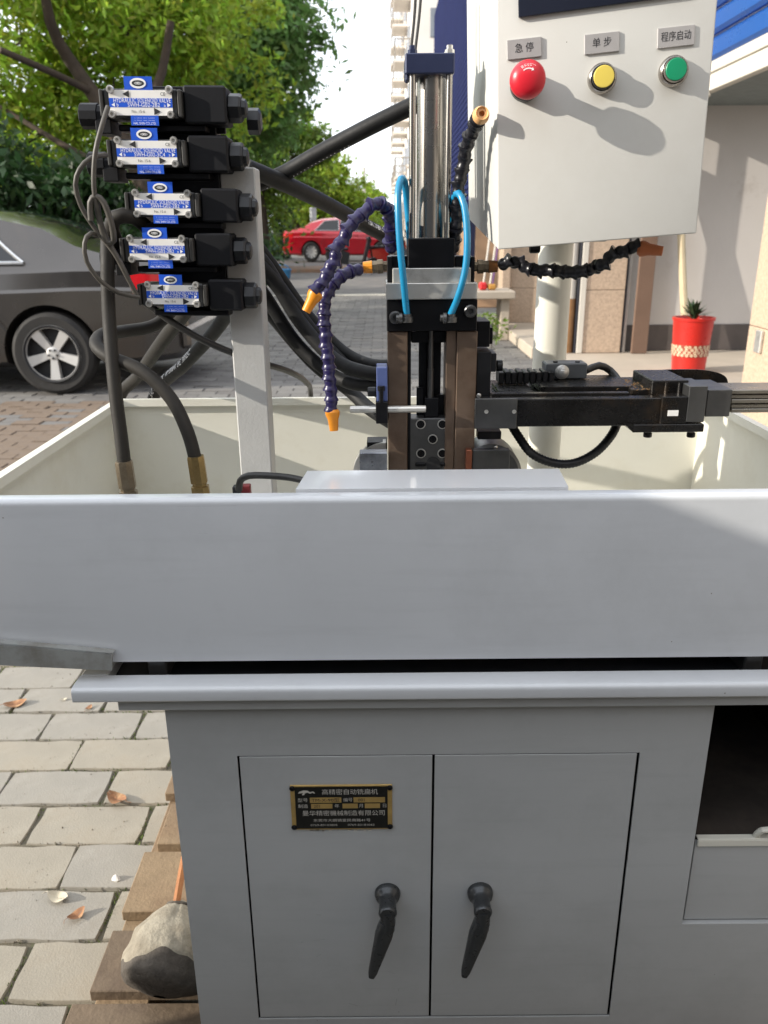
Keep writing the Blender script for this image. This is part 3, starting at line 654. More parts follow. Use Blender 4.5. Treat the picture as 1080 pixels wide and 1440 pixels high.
# bolts on the cross block
for px, py in ((556, 446), (661, 437)):
    p = at(px, py, CY - 0.0042); MB().lathe(p, (0, -1, 0), [(0.0075, 0), (0.0075, 0.007), (0.006, 0.0085), (0.0035, 0.0085), (0.003, 0.004)], 18).build('bolt', grey_steel, colm)
# cylinder
cyl = thing('hydraulic_cylinder', (cxm, CY + 0.03, at(606, 377, CY)[2]), 'tall polished hydraulic cylinder with tie rods and navy end cap above the column', 'cylinder')
part('front_flange', blk, cyl, (573.5, 335, 639.5, 376.6, CY - 0.002, 0.056), bev=0.001)
zb = at(606, 334.5, CY)[2]; zt = at(606, 104, CY)[2]; yc = CY + 0.026
bxl, bxr = at(586, 250, yc)[0], at(626, 250, yc)[0]; bx = (bxl + bxr) / 2; br_ = (bxr - bxl) / 2
MB().cyl((bx, yc, zb), (bx, yc, zt), br_, n=48).build('barrel', chrome, cyl)
hx_ = (at(580, 200, CY)[0], at(631, 200, CY)[0])
for x in hx_:
    for y in (yc - 0.021, yc + 0.021):
        MB().cyl((x + (0.002 if y > yc else 0), y, zb), (x + (0.002 if y > yc else 0), y, zt), 0.0036, n=14).build('tie_rod', chrome, cyl)
part('end_cap', blue_steel, cyl, (570, 74, 639.5, 103.5, CY - 0.002, 0.056), bev=0.0012)
part('port_boss', blue_steel, cyl, (570.5, 104, 575, 113, CY + 0.004, 0.02))
for x in hx_:
    for y in (yc - 0.018, yc + 0.018):
        z = at(606, 74, CY)[2]; mt = blue_steel if x < bx else steel
        MB().lathe((x, y, z), (0, 0, 1), [(0.0052, 0), (0.0052, 0.0042), (0.0034, 0.0045), (0.0034, 0.0085)], 6).build('nut', mt, cyl, smooth=20)
# spindle and ram parts between the posts
p = at(606.5, 421, CY + 0.018); q = at(606.5, 576, CY + 0.018)
sp = MB(); mid = p[2] + (q[2] - p[2]) * 0.62
sp.cyl((p[0], p[1], p[2]), (p[0], p[1], mid), 0.0036, n=16); sp.cyl((p[0], p[1], mid), (p[0], p[1], q[2]), 0.0042, n=16); sp.build('feed_screw', grey_steel, colm)
for a, b, c, d, y in ((589, 481, 600, 590, 0.03), (600, 430, 620, 585, 0.034), (612, 555, 624, 590, 0.028), (586, 545, 596, 590, 0.026), (597, 560, 617, 588, 0.012), (626, 545, 628, 562, 0.02)):
    part('ram_bar', blk, colm, (a, b, c, d, CY + y, 0.012))
# tool slide plate with socket screws
pl = MB(); pxbox(pl, 576, 588.5, 626.5, 690, CY + 0.006, 0.03, 0.001); plate = pl.build('tool_plate', grey_steel, colm)
for px, py in ((591.5, 596.5), (624.5, 596.5), (608.5, 617.5), (592, 637.5), (624.5, 637.5)):
    p = at(min(px, 622), py, CY + 0.0058); h = MB()
    h.lathe(p + V(0, 0.0006, 0), (0, -1, 0), [(0.0062, 0), (0.0062, 0.0012), (0.0052, 0.0014), (0.0048, 0.0008)], 20, m=0)
    h.lathe(p + V(0, -0.0003, 0), (0, -1, 0), [(0.0048, 0), (0.0048, 0.0011), (0.0028, 0.0011), (0.0026, 0.0002)], 18, m=1)
    h.build('socket_screw', [steel, blk], plate)
pn = MB(); c_ = at(609, 652, CY + 0.0055); pn.lathe(c_, (0, -1, 0), [(0.0088, 0), (0.0088, 0.0008)], 24); pxbox(pn, 600, 650, 618, 690, CY + 0.0046, 0.001, 0); pn.build('clearance_slot', dark_gap, plate)
part('slot_ledge', blk, plate, (584, 651, 599, 656, CY + 0.003, 0.004)); part('slot_ledge', blk, plate, (619, 651, 626, 656, CY + 0.003, 0.004))
# stop rod and its clamp on the left post
RY = CY - 0.012
a, b = at(492, 576.5, RY), at(599, 574.5, RY); b[2] = a[2] = (a[2] + b[2]) / 2
MB().cyl(a, b, 0.0044, n=20, ch=0.0006).build('stop_rod', steel, colm)
part('clamp_block', blue_block, colm, (529.5, 517, 545, 565, RY - 0.004, 0.034)); part('clamp_jaw', blk, colm, (528.5, 565.5, 545.5, 596, RY - 0.0075, 0.036))
p = at(536, 556, RY - 0.0042); s = MB(); s.cyl(p + V(0, -0.002, -0.008), p + V(0, -0.002, 0.006), 0.0026, n=12); s.cyl(p + V(0, -0.002, 0.006), p + V(0, -0.002, 0.012), 0.0046, n=14, ch=0.0006); s.build('clamp_screw', blk, colm)
p = at(517, 551, RY + 0.008); MB().cyl(p, p + V(0.0108, 0, 0), 0.006, n=18, ch=0.001).build('knob', blk_plastic, colm)
# motor side on the right of the posts
for k, (bb, y, d, mt) in enumerate((((670, 452, 689, 488), 0.012, 0.05, blk), ((670, 461, 693, 484), 0.02, 0.04, blk), ((670, 495, 690, 566), 0.01, 0.06, blk_plastic), ((690, 497, 698, 523), 0.015, 0.04, blk_plastic))):
    part('motor_housing', mt, colm, (*bb, CY + y, d))
p = at(698, 514, CY + 0.03); MB().cyl(p, p + V(0.0075, 0, 0), 0.0072, n=20, ch=0.001).build('adjuster_knob', blk_plastic, colm)
p = at(673, 556, CY + 0.006); MB().lathe(p, (0, -1, 0), [(0.003, 0), (0.003, 0.003), (0.002, 0.0036)], 12).build('bolt', steel, colm)
# round end bells low in the tray
cl = at(543, 660, CY + 0.012); ring = MB(); rr = cl[0] - at(496, 660, CY + 0.012)[0]
prof = [(rr * 0.80, 0), (rr, 0.0), (rr, 0.02), (rr * 0.80, 0.02)]
for i in range(20):
    q0, q1 = math.pi * (0.5 + i / 20 * 0.62), math.pi * (0.5 + (i + 1) / 20 * 0.62)
    P = lambda r, h, q: (cl[0] + r * math.cos(q), cl[1] + h, cl[2] - 0.008 + r * math.sin(q))
    for j in range(4):
        (ra, ha), (rb, hb) = prof[j], prof[(j + 1) % 4]; ring.face([P(ra, ha, q0), P(rb, hb, q0), P(rb, hb, q1), P(ra, ha, q1)])
ring.build('end_bell', steel, colm, smooth=40)
part('way_cover', M('satin_sheet', C(150, 154, 162), 0.3, 0.7, var=0.2, vscale=30, col2=C(90, 92, 100), mix=(0.45, 0.7)), colm, (506, 637, 545, 700, CY - 0.02, 0.018))
part('bearing_block', blk, colm, (516, 622, 544.5, 637, CY + 0.016, 0.03))
cr = at(690, 668, CY + 0.002)
MB().lathe(cr, (0, 1, 0), [(0.036, 0), (0.040, 0.003), (0.040, 0.05)], 40).build('end_bell', grey_steel, colm)
part('bell_bracket', grey_steel, colm, (664, 633, 716, 700, CY - 0.012, 0.012)); part('copper_shim', copper, colm, (655, 633, 663, 700, CY - 0.013, 0.012))
part('bell_cap', blk, colm, (672, 607, 705, 618, CY + 0.005, 0.02))
p = at(697, 629, CY - 0.001); MB().lathe(p, (0, -1, 0), [(0.003, 0), (0.0026, 0.003), (0.001, 0.004)], 12).build('bolt', chrome, colm)
# base of column hidden below the cover
MB().box((cx0 - 0.03, CY - 0.01, FLOOR), (cx1 + 0.045, CY + 0.12, FLOOR + 0.05), 0.002).build('base_block', blk, colm)

# ------------------------------------------------------------------ cross feed slide on the right
SY = 0.958
sl = thing('feed_slide', (0.25, SY + 0.08, at(800, 600, SY)[2]), 'oily black cross feed slide reaching right over the tray', 'machine slide')
oily = M('oily_black_steel', C(36, 35, 35), 0.28, 0.55, var=0.35, vscale=22, bump=0.15, bscale=160, col2=C(74, 58, 40), mix=(0.56, 0.82))
z_t, z_b = at(770, 561, SY)[2], at(770, 600, SY)[2]
xa, xb = at(669, 580, SY)[0], at(966, 580, SY)[0]
MB().box((xa, SY, z_b), (xb, SY + 0.018, z_t), 0.0012).build('front_beam', oily, sl)
MB().box((xa + 0.002, SY + 0.0182, z_t - 0.012), (xb - 0.02, SY + 0.15, z_t - 0.003), 0.001).build('slide_bed', oily, sl)
part('end_clamp', grey_steel, sl, (667.5, 560.5, 727, 603, SY - 0.003, 0.0028))
for px in (684, 723):
    p = at(px, 579, SY - 0.0032); MB().lathe(p, (0, -1, 0), [(0.0026, 0), (0.0024, 0.0008), (0.0013, 0.0008), (0.001, 0.0002)], 12).build('screw', steel, sl)
# plates on the bed
zt_ = z_t - 0.003
def top_plate(x0, x1, y0, y1, h, mt=oily, nm='bed_plate', z=zt_ + 0.0003): return MB().box((x0, y0, z), (x1, y1, z + h), 0.0008).build(nm, mt, sl)
xs = lambda px, Y: at(px, 545, Y)[0]
top_plate(xs(755, 1.03), xs(880, 1.03), SY + 0.045, SY + 0.13, 0.009)
top_plate(xs(700, 1.0), xs(750, 1.0), SY + 0.03, SY + 0.10, 0.005)
top_plate(xs(690, .98), xs(885, .98), SY + 0.0185, SY + 0.028, 0.006, nm='gib_rail')
top_plate(xs(885, 1.0), xs(940, 1.0), SY + 0.03, SY + 0.12, 0.0075)
# cable chain lying on the bed
ch = MB()
for k in range(9): x = xs(700, 1.05) + k * 0.0082; ch.box((x, SY + 0.085, zt_ + 0.006), (x + 0.0068, SY + 0.115, zt_ + 0.021 + 0.001 * (k % 2)), 0.001)
ch.build('cable_chain', blk_plastic, sl)
# limit switch
lsY = 1.055; ls = MB(); pxbox(ls, 768, 511.5, 826, 533, lsY, 0.032, 0.0015); lsw = ls.build('limit_switch', M('switch_grey', C(98, 102, 106), 0.45, 0.2, var=0.1, vscale=30), sl)
p = at(790, 523, lsY - 0.0002); MB().lathe(p, (0, -1, 0), [(0.0095, 0), (0.0095, 0.002), (0.0075, 0.003), (0.0075, 0.007), (0.0050, 0.008), (0.0045, 0.011), (0.0025, 0.012)], 20).build('plunger', steel, lsw)
for px in (781, 812): p = at(px, 510, lsY + 0.012); MB().cyl(p + V(0, 0, -0.002), p + V(0, 0, 0.002), 0.0032, n=12).build('screw', blk, lsw)
# right end: lower bracket, jaws, bolts, guard and rail
part('lower_bracket', oily, sl, (890, 597, 990, 608, SY - 0.006, 0.05))
bb = MB(); w_ = [at(878, 596, SY - 0.006), at(890, 608, SY - 0.006), at(890, 597, SY - 0.006)]; bb.raw(w_ + [q + V(0, 0.05, 0) for q in w_], [(0, 1, 2), (5, 4, 3), (0, 3, 4, 1), (1, 4, 5, 2), (2, 5, 3, 0)]); bb.build('bracket_toe', oily, sl)
for px in (911, 972): p = at(px, 608, SY + 0.012); MB().cyl(p, p + V(0, 0, -0.006), 0.0052, n=14, ch=0.0008).build('bolt', blk, sl)
part('jaw_block', oily, sl, (930, 558, 966, 596.5, SY - 0.004, 0.06)); part('jaw_block', grey_steel, sl, (967, 543, 993, 594, SY - 0.004, 0.055))
part('rail_carriage', grey_steel, sl, (993.5, 548, 1028, 586, SY + 0.003, 0.07))
part('white_sticker', label_white, sl, (939, 577, 954, 585, SY - 0.0046, 0.0005), bev=0)
for px in (936, 954.5, 964):
    p = at(px, 558, SY + 0.02); h = 0.018 if px != 964 else 0.012
    b = MB(); b.cyl(p, p + V(0, 0, h), 0.0031, n=12); b.lathe(p + V(0, 0, 0.0005), (0, 0, 1), [(0.0058, 0), (0.0058, 0.004)], 6); b.build('stud_bolt', oily, sl, smooth=20)
rl = MB()
for k in range(5): pxbox(rl, 1028.5, 548 + k * 6.6, 1200, 548 + k * 6.6 + 5.4, SY + 0.006 + (0.003 if k % 2 else 0), 0.05, 0.0006)
rl.build('guide_rail', M('rail_steel', C(140, 136, 128), 0.3, 0.85, var=0.15, vscale=20), sl)
# round black guard behind the jaw
gy = SY + 0.10; g0, g1 = at(888, 545, gy), at(1023, 545, gy); gm = (g0 + g1) / 2; gr = (g1[0] - g0[0]) / 2
gd = MB(); ang = [math.pi * k / 24 for k in range(25)]
poly = [(gr * math.copysign(abs(math.cos(a)) ** 0.8, math.cos(a)), 0.024 * math.sin(a) ** 0.6) for a in ang]
gd.prism(poly, gm, (1, 0, 0), (0, 0, 1), (0, 0.004, 0)); gd.build('chip_guard', oily, sl)
MB().box((g0[0], SY + 0.02, g0[2] - 0.004), (g0[0] + 0.045, gy, g0[2] + 0.0235), 0.001).build('chip_guard', oily, sl)
r2 = MB()
for i in range(18):
    q0, q1 = R(20 + i * 8), R(28 + i * 8); c0 = at(962, 551, SY + 0.06)
    f_ = lambda r, q, h: c0 + V(r * math.cos(q), 0.4 * r * math.sin(q), h)
    r2.face([f_(0.036, q0, 0), f_(0.036, q1, 0), f_(0.036, q1, 0.008), f_(0.036, q0, 0.008)])
r2.build('ring_guide', steel, sl)
# swarf on the bed
sw = MB(); r4 = np.random.default_rng(5)
for k in range(220):
    x = r4.normal(xs(915, 1.0), 0.018); y = SY + r4.uniform(0.02, 0.10); z = zt_ + 0.0085
    a = r4.uniform(0, 6.28); l = r4.uniform(0.001, 0.004); sw.face([(x, y, z), (x + l * math.cos(a), y + l * math.sin(a), z + r4.uniform(0, .002)), (x + 0.001, y + 0.001, z + 0.001)])
o = sw.build('swarf', M('metal_swarf', C(150, 116, 78), 0.35, 0.7, var=0.3), sl, smooth=0); o['kind'] = 'stuff'

# ------------------------------------------------------------------ control box
E0, E1 = at(700, 351, 0.930), at(979.5, 328, 0.910)
E2, E3 = at(1019, -110, 0.910), at(698, -110, 0.930)
nrm = unit(np.cross(E1 - E0, E3 - E0)); nrm = nrm if nrm[1] < 0 else -nrm
E2 = onplane(1019, -110, E0, nrm)
bu = unit(E1 - E0); bv = unit(np.cross(bu, nrm)); bv = bv if bv[2] > 0 else -bv
Bk = 0.155
K0, K3 = at(659, 309, 0.935 + Bk), at(655, -110, 0.935 + Bk); K1 = E1 - nrm * Bk + V(0, 0, 0.03); K2 = E2 - nrm * Bk
ctl = thing('control_box', (0.25, 0.98, FLOOR), 'pale grey control box with red, yellow and green buttons on a round post', 'control box')
def hexa(q, name, mat, par, bev=0.002):
    me = hull_mesh([(0, 0, 0)] * 0 + [tuple(p - ORG[par.name]) for p in q], name, mat)
    bm = bmesh.new(); bm.from_mesh(me); bmesh.ops.dissolve_limit(bm, angle_limit=0.01, verts=bm.verts, edges=bm.edges)
    if bev: bmesh.ops.bevel(bm, geom=list(bm.edges), offset=bev, segments=3, affect='EDGES', profile=0.5)
    bm.to_mesh(me); bm.free(); me.polygons.foreach_set('use_smooth', [True] * len(me.polygons)); me.set_sharp_from_angle(angle=R(40)); me.update()
    o = bpy.data.objects.new(name, me); COL.objects.link(o); o.parent = par; ORG[o.name] = ORG[par.name]; return o
ti = -nrm * 0.006
hexa([E0 + ti, E1 + ti, E2 + ti, E3 + ti, K0, K1, K2, K3], 'box_body', paint_box, ctl)
hexa([E0, E1, E2, E3] + [p - nrm * 0.0055 for p in (E0, E1, E2, E3)], 'front_panel', paint_box, ctl, 0.0014)
def face_frame(px, py): return onplane(px, py, E0, nrm)
# display window
d0 = face_frame(729, 26); d1 = face_frame(979, -8); dd = MB(); wv = unit(d1 - d0)
q = [d0, d1, d1 + bv * 0.12, d0 + bv * 0.12]; hexa(q + [p + nrm * 0.004 for p in q], 'display_bezel', display_blk, ctl, 0.001)
tx = MB(); c_ = face_frame(833, -2) + nrm * 0.0043; add_text(tx, '*', 0.006, c_, bu, bv); tx.build('display_mark', ink_white, ctl, smooth=0)
# emergency stop
def button_base(px, py): return face_frame(px, py)
es = button_base(738, 121); h = MB()
h.lathe(es, nrm, [(0.0152, 0), (0.0152, 0.012), (0.0125, 0.014), (0.0085, 0.0145), (0.0085, 0.034)], 28, m=1)
h.lathe(es, nrm, [(0.0105, 0.030), (0.0162, 0.032), (0.0178, 0.037), (0.0174, 0.042), (0.0146, 0.0463), (0.0092, 0.0488), (0.0037, 0.0496), (0.0003, 0.0498)], 40, m=0)
esb = h.build('emergency_stop', [red_knob, blk_plastic], ctl)
t = MB(); tp = es + nrm * 0.0425 + bv * 0.0118; vs, fs = text_flat('RESET', 0.0052); out = []
for x, y in vs: a = x / 0.0112; out.append(es + nrm * (0.0484 - 0.0012 * (y > 0.001)) + bu * (0.0112 + y) * math.sin(a) + bv * (0.0112 + y) * math.cos(a) * 0.98)
t.raw(out, fs)
for k in range(6):
    a0, a1 = R(-34 + k * 10), R(-24 + k * 10); f_ = lambda a, r: es + nrm * 0.0494 + bu * r * math.sin(a) + bv * r * math.cos(a)
    t.face([f_(a0, 0.0078), f_(a1, 0.0078), f_(a1, 0.0089), f_(a0, 0.0089)])
t.face([f_(R(26), 0.0066), f_(R(42), 0.0083), f_(R(26), 0.0100)])
t.build('arrow_mark', ink_white, esb, smooth=0)
def push(px, py, cap, name, r=0.0145):
    p = button_base(px, py); h = MB()
    h.lathe(p, nrm, [(r, 0), (r, 0.005), (r - 0.001, 0.0075), (r - 0.0022, 0.0085), (r - 0.0030, 0.0075), (r - 0.0030, 0.002)], 36, m=0)
    h.lathe(p, nrm, [(r - 0.0031, 0.001), (r - 0.0031, 0.0135), (r - 0.0036, 0.0145)], 36, m=1)
    h.lathe(p, nrm, [(r - 0.0042, 0.010), (r - 0.0042, 0.0150), (r - 0.0048, 0.0156), (0.004, 0.0158), (0.0004, 0.0158)], 36, m=2)
    return h.build(name, [chrome, blk_plastic if cap is yellow_cap else chrome, cap], ctl)
push(846, 111, yellow_cap, 'yellow_button'); push(946, 101, green_cap, 'green_button')
def lab(px, py, w, hgt, body, tw):
    c = face_frame(px, py); mb = MB(); mb.box((-w / 2, -hgt / 2, 0), (w / 2, hgt / 2, 0.0022), 0.0003, ax=(bu, bv, nrm), o=c)
    o = mb.build('label_plate', silver_plate, ctl); t = MB(); add_text(t, body, hgt * 0.52, c + nrm * 0.0024, bu, bv, width=tw); t.build('lettering', ink_dark, o, smooth=0)
lab(737, 68.5, 0.0345, 0.0178, '急 停', 0.0185); lab(846, 61, 0.0345, 0.0178, '单 步', 0.0185); lab(950, 52, 0.0360, 0.0178, '程序启动', 0.029)
# post carrying the box
PX, PY = at(777, 430, 1.20)[0], 1.20
MB().cyl((PX, PY, FLOOR), (PX, PY, 1.235), 0.0245, n=36).build('support_post', paint_cream, ctl)
MB().box((PX - 0.03, PY - 0.16, 1.2351), (PX + 0.03, PY + 0.03, 1.2475), 0.002).build('mount_plate', paint_cream, ctl)
MB().box((PX - 0.028, PY - 0.12, 1.2477), (PX + 0.028, PY + 0.02, 1.30), 0.002).build('mount_arm', paint_cream, ctl)
MB().lathe((PX, PY, FLOOR), (0, 0, 1), [(0.045, 0), (0.045, 0.008), (0.026, 0.010)], 30).build('post_flange', paint_cream, ctl)
p = at(745, 349, 1.0); MB().cyl(p, p + V(0.012, 0, 0), 0.006, n=14, ch=0.001).build('cable_gland', blk_plastic, ctl)

# ------------------------------------------------------------------ valve stand
VY = 0.955
pxl, pxr = at(331, 560, 1.0)[0], at(376.5, 560, 1.0)[0]
vst = thing('valve_stand', (-0.17, 1.02, FLOOR), 'square steel post carrying five stacked black solenoid valves with blue labels', 'valve stand')
ztop_ = at(345, 235, 1.0)[2]
MB().box((pxl, 1.0, FLOOR), (pxr, 1.04, ztop_), 0.0016).build('post', paint_post, vst)
bp = MB(); pxbox(bp, 205, 128, 322, 440, 0.998, 0.006, 0.001); MB().box((at(215, 300, 1)[0], 1.0, at(215, 428, 1)[2]), (pxl - 0.0004, 1.03, at(215, 165, 1)[2]), 0.001).build('mount_plate', blk, vst)
def valve(px, py, lw, model, left, right2, shade, tilt):
    sc = lw / 86.0
    c = at(px, py, VY); ux_ = unit(V(math.cos(tilt), 0, -math.sin(tilt))); uz_ = unit(V(math.sin(tilt), 0, math.cos(tilt))); n_ = V(0, -1, 0)
    S = lambda v: v * 0.00079          # picture px at this depth to metres
    ax = (ux_, n_, uz_); o = c + V(0, 0.006, 0)
    W, Hh = S(lw) / 2, S(15.6) * sc
    body = MB(); body.box((-W - S(8), -0.04, -Hh - S(3)), (W + S(7), 0.0, Hh + S(2)), 0.0015, ax=ax, o=o)
    b = body.build('valve_body', M('valve_body_grey', C(62, 62, 62), 0.5, 0.4, var=0.2, vscale=60), vst)
    for q0, q1 in ((-W - S(13), -W - S(8.3)), (W + S(7.3), W + S(13))):
        MB().box((q0, -0.036, -Hh - S(2)), (q1, 0.0025, Hh + S(1)), 0.001, ax=ax, o=o).build('end_flange', M('flange_grey', C(60, 59, 57), 0.5, 0.3, var=0.2, vscale=50), b)
    sub = MB(); sub.box((-W + S(12), -0.052, -Hh - S(16)), (W + S(60), -0.0465, Hh + S(14)), 0.001, ax=ax, o=o); sub.box((-W + S(4), -0.04, -Hh - S(18)), (W + S(40), -0.014, -Hh - S(9.5)), 0.001, ax=ax, o=o)
    sub.build('subplate', blk, b)
    co = MB(); co.box((W + S(13.3), -0.046, -Hh - S(9)), (W + S(72) * sc, -0.005, Hh + S(8)), 0.0022, ax=ax, o=o)
    coil = co.build('coil', blk_coil, vst)
    kn = MB(); kc = o + ux_ * (W + S(72) * sc + 0.0002) + n_ * (-0.024) + uz_ * S(-2)
    kn.lathe(kc, ux_, [(S(18), 0), (S(19), 0.001), (S(19), S(15)), (S(17.5), S(18)), (S(13), S(18.2)), (S(12), S(23)), (S(8), S(25))], 8, ref=tuple(uz_)); kn.build('coil_nut', blk_plastic, coil, smooth=20)
    if right2:
        k2 = MB(); k2.lathe(kc + ux_ * S(20) + uz_ * S(-12) - n_ * 0.03, ux_, [(S(17), 0), (S(18), 0.001), (S(18), S(16)), (S(12), S(19))], 8); k2.build('coil_nut', blk_plastic, coil, smooth=20)
    if left:
        lc = MB(); lc.lathe(o + ux_ * (-W - S(13.2)) + n_ * -0.02 + uz_ * S(-14), -ux_, [(S(14), 0), (S(15), 0.001), (S(15), S(10)), (S(17), S(10.5)), (S(17), S(34)), (S(13), S(36))], 10)
        lc.box((-W - S(26), -0.045, -Hh - S(22)), (-W - S(4), -0.008, -Hh - S(3.2)), 0.001, ax=ax, o=o); lc.build('left_coil', blk_coil, vst, smooth=20)
    # label plate: white and blue bands, tabs, print
    lb = MB(); y = 0.0007
    lb.box((-W, 0.0001, -Hh), (W, y, Hh), 0, 0, ax=ax, o=o)
    lb.box((-W, y - 0.0003, -Hh * 0.36), (W, y + 0.0002, Hh * 0.36), 0, 1, ax=ax, o=o)
    tw = S(19) * sc; lb.box((-W * 0.48, 0.0001, Hh * 1.0003), (-W * 0.48 + 2 * tw, y, Hh + S(16.5) * sc), 0, 1, ax=ax, o=o)
    lb.box((-W * 0.36, 0.0001, -Hh - S(12.5) * sc), (-W * 0.36 + 2 * tw, y, -Hh * 1.0003), 0, 1, ax=ax, o=o)
    plate_ = lb.build('label_plate', [label_white, label_blue], vst, smooth=0)
    pt = MB(); P_ = lambda x, z: o + ux_ * x + uz_ * z + n_ * (y + 0.0005)
    lc_ = P_(-W * 0.48 + tw, Hh + S(8.2) * sc)
    for i in range(24):
        a0, a1 = 2 * math.pi * i / 24, 2 * math.pi * (i + 1) / 24; e = lambda a, s, zz=1: lc_ + ux_ * math.cos(a) * S(11) * s * sc + uz_ * math.sin(a) * S(6.4) * s * sc * zz
        pt.face([e(a0, 1), e(a1, 1), e(a1, 0.70), e(a0, 0.70)]); pt.face([e(a0, 0.60, .8), e(a1, 0.60, .8), e(a1, 0.5, .55), e(a0, 0.5, .55)])
        pt.face([lc_, e(a0, 0.70), e(a1, 0.70)])
    add_text(pt, 'HYDRAULIC SOLENOID VALVE', S(7.6) * sc, P_(S(2), Hh * 0.16), ux_, uz_, width=S(78) * sc)
    add_text(pt, model, S(7.6) * sc, P_(S(4), -Hh * 0.19), ux_, uz_, width=S(44) * sc)
    add_text(pt, '◄ b', S(6) * sc, P_(-W * 0.82, -Hh * 0.2), ux_, uz_); add_text(pt, 'a ►', S(6) * sc, P_(W * 0.84, -Hh * 0.2), ux_, uz_)
    add_text(pt, 'HAL SHIN CO.,LTD.', S(4.6) * sc, P_(-W * 0.36 + tw, -Hh - S(10) * sc), ux_, uz_, width=S(31) * sc)
    for r_ in range(2): add_text(pt, '- ---- --- -----', S(3) * sc, P_(-W * 0.36 + tw, -Hh - S(3 + 3 * r_) * sc), ux_, uz_, width=S(28) * sc)
    pt.build('white_print', ink_white, plate_, smooth=0)
    dp = MB(); t3 = lambda x, z, d: [P_(x - d * S(5), z), P_(x + d * S(4), z + S(4.5)), P_(x + d * S(4), z - S(4.5))]
    dp.face(t3(-W * 0.44, Hh * 0.68, 1)); dp.face(t3(W * 0.5, -Hh * 0.68, -1)); add_text(dp, 'CE', S(6) * sc, P_(W * 0.72, Hh * 0.68), ux_, uz_); add_text(dp, 'No. 15-6', S(5) * sc, P_(-W * 0.1, -Hh * 0.7), ux_, uz_)
    # oval letters inside the badge
    dp.build('dark_print', ink_dark, plate_, smooth=0)
    bd = MB(); 
    for i in range(24):
        a0, a1 = 2 * math.pi * i / 24, 2 * math.pi * (i + 1) / 24; e = lambda a, s: lc_ + n_ * 0.0002 + ux_ * math.cos(a) * S(8.2) * s * sc + uz_ * math.sin(a) * S(3.6) * s * sc
        bd.face([e(a0, 1), e(a1, 1), e(a1, .8), e(a0, .8)])
    add_text(bd, 'HALSHIN', S(4) * sc, lc_ + n_ * 0.0002, ux_, uz_, width=S(11) * sc); bd.build('badge', ink_dark, plate_, smooth=0)
    for sx in (-0.93, 0.93):
        for sz in (1, -1):
            p = o + ux_ * (W * sx) + uz_ * (Hh * (1.03 if sz > 0 else -0.93)) + n_ * 0.0003
            MB().lathe(p, n_, [(S(5.2), 0), (S(5.2), 0.002), (S(4.4), 0.0034), (S(2.4), 0.0034), (S(2.2), 0.0012)], 14).build('screw', steel, b)
for args in ((196, 143.5, 86, 'SWH-G02-2B2', True, True, 0, 0.015), (204.5, 214, 83.5, 'SWH-G02-3C4', True, False, 0, 0.015), (226.5, 287, 79, 'SWH-G02-2B2', False, False, 0, 0.02), (219, 351, 80, 'SWH-G02-2B2', True, False, 0, 0.012), (241, 415, 76, 'SWH-G02-2B2', False, False, 0, 0.02)): valve(*args)

# ------------------------------------------------------------------ hoses and cables
def hose(name, pts, r, mat, label, cat, n=12, group=None, fit=None, text=None, flip=False, s0=0.0, ts=0.008, face=(0, -1, 0.25)):
    P = [at(*p) for p in pts]
    lo = P[0] if P[0][2] < P[-1][2] else P[-1]
    t = thing(name, lo, label, cat, group)
    MB().tube(P, r, n, step=0.008).build('sleeve', mat, t, smooth=60)
    if text: mb = MB(); tube_text(mb, P, r, text, s0, ts, face, flip=flip); mb.build('hose_print', ink_white, t, smooth=0)
    if fit:
        e, d, mt, L = fit
        p = P[e]; d = unit(d); mb = MB()
        mb.lathe(p - d * 0.012, d, [(r * 1.22, 0), (r * 1.3, 0.003), (r * 1.3, L * 0.62), (r * 1.1, L * 0.64), (r * 1.1, L * 0.70), (r * 1.38, L * 0.71), (r * 1.38, L * 0.98), (r * 0.9, L)], 8, ref=(0.3, 1, 0)); mb.build('crimp_fitting', mt, t, smooth=20)
    return t
dn = (0.03, 0, -1)
hose('hydraulic_hose', [(152, 318, .985), (151, 360, .96), (153, 440, .945), (161, 540, .92), (171, 620, .905), (176, 662, .90)], 0.0079, rubber_dusty, 'straight dusty hydraulic hose dropping into the tray corner with a dull steel fitting', 'hose', fit=(-1, (0.03, 0, -1), zinc, 0.052))
hose('hydraulic_hose', [(258, 420, 1.06), (220, 456, 1.04), (175, 466, 1.01), (145, 470, .98), (135, 484, .955), (152, 501, .94), (200, 522, .925), (240, 560, .915), (264, 608, .905), (277, 655, .90)], 0.0079, rubber_dusty, 'dusty hydraulic hose looping left then bending down to a yellow brass fitting', 'hose', fit=(-1, (0.06, 0, -1), brass, 0.052))
hose('hydraulic_hose', [(268, 428, 1.08), (225, 485, 1.2), (195, 528, 1.34), (168, 562, 1.42), (168, 640, 1.46), (230, 740, 1.44), (330, 850, 1.36), (380, 895, 1.275)], 0.0102, rubber_dusty, 'olive grey hydraulic hose slanting down behind the tray corner', 'hose')
hose('hydraulic_hose', [(330, 420, 1.06), (305, 462, 1.14), (262, 510, 1.26), (215, 562, 1.42), (208, 660, 1.46), (280, 760, 1.44), (370, 855, 1.36), (420, 895, 1.275)], 0.0100, rubber, 'black hydraulic hose with white printed lettering slanting behind the tray', 'hose', text='SAE 100R2AT 3/8"  WP 330BAR  SAE 100R2AT', s0=0.647, ts=0.0125, flip=True, face=(0.25, -1, 0.5))
hose('thin_cable', [(205, 426, .99), (250, 458, .99), (300, 485, 1.0), (360, 508, 1.03), (405, 522, 1.12), (430, 537, 1.25), (437, 556, 1.37), (438, 640, 1.39), (436, 850, 1.40), (430, 1140, 1.41)], 0.0044, cable_mat, 'thin black cable sagging across the post to the rear tray rim', 'cable', n=10)
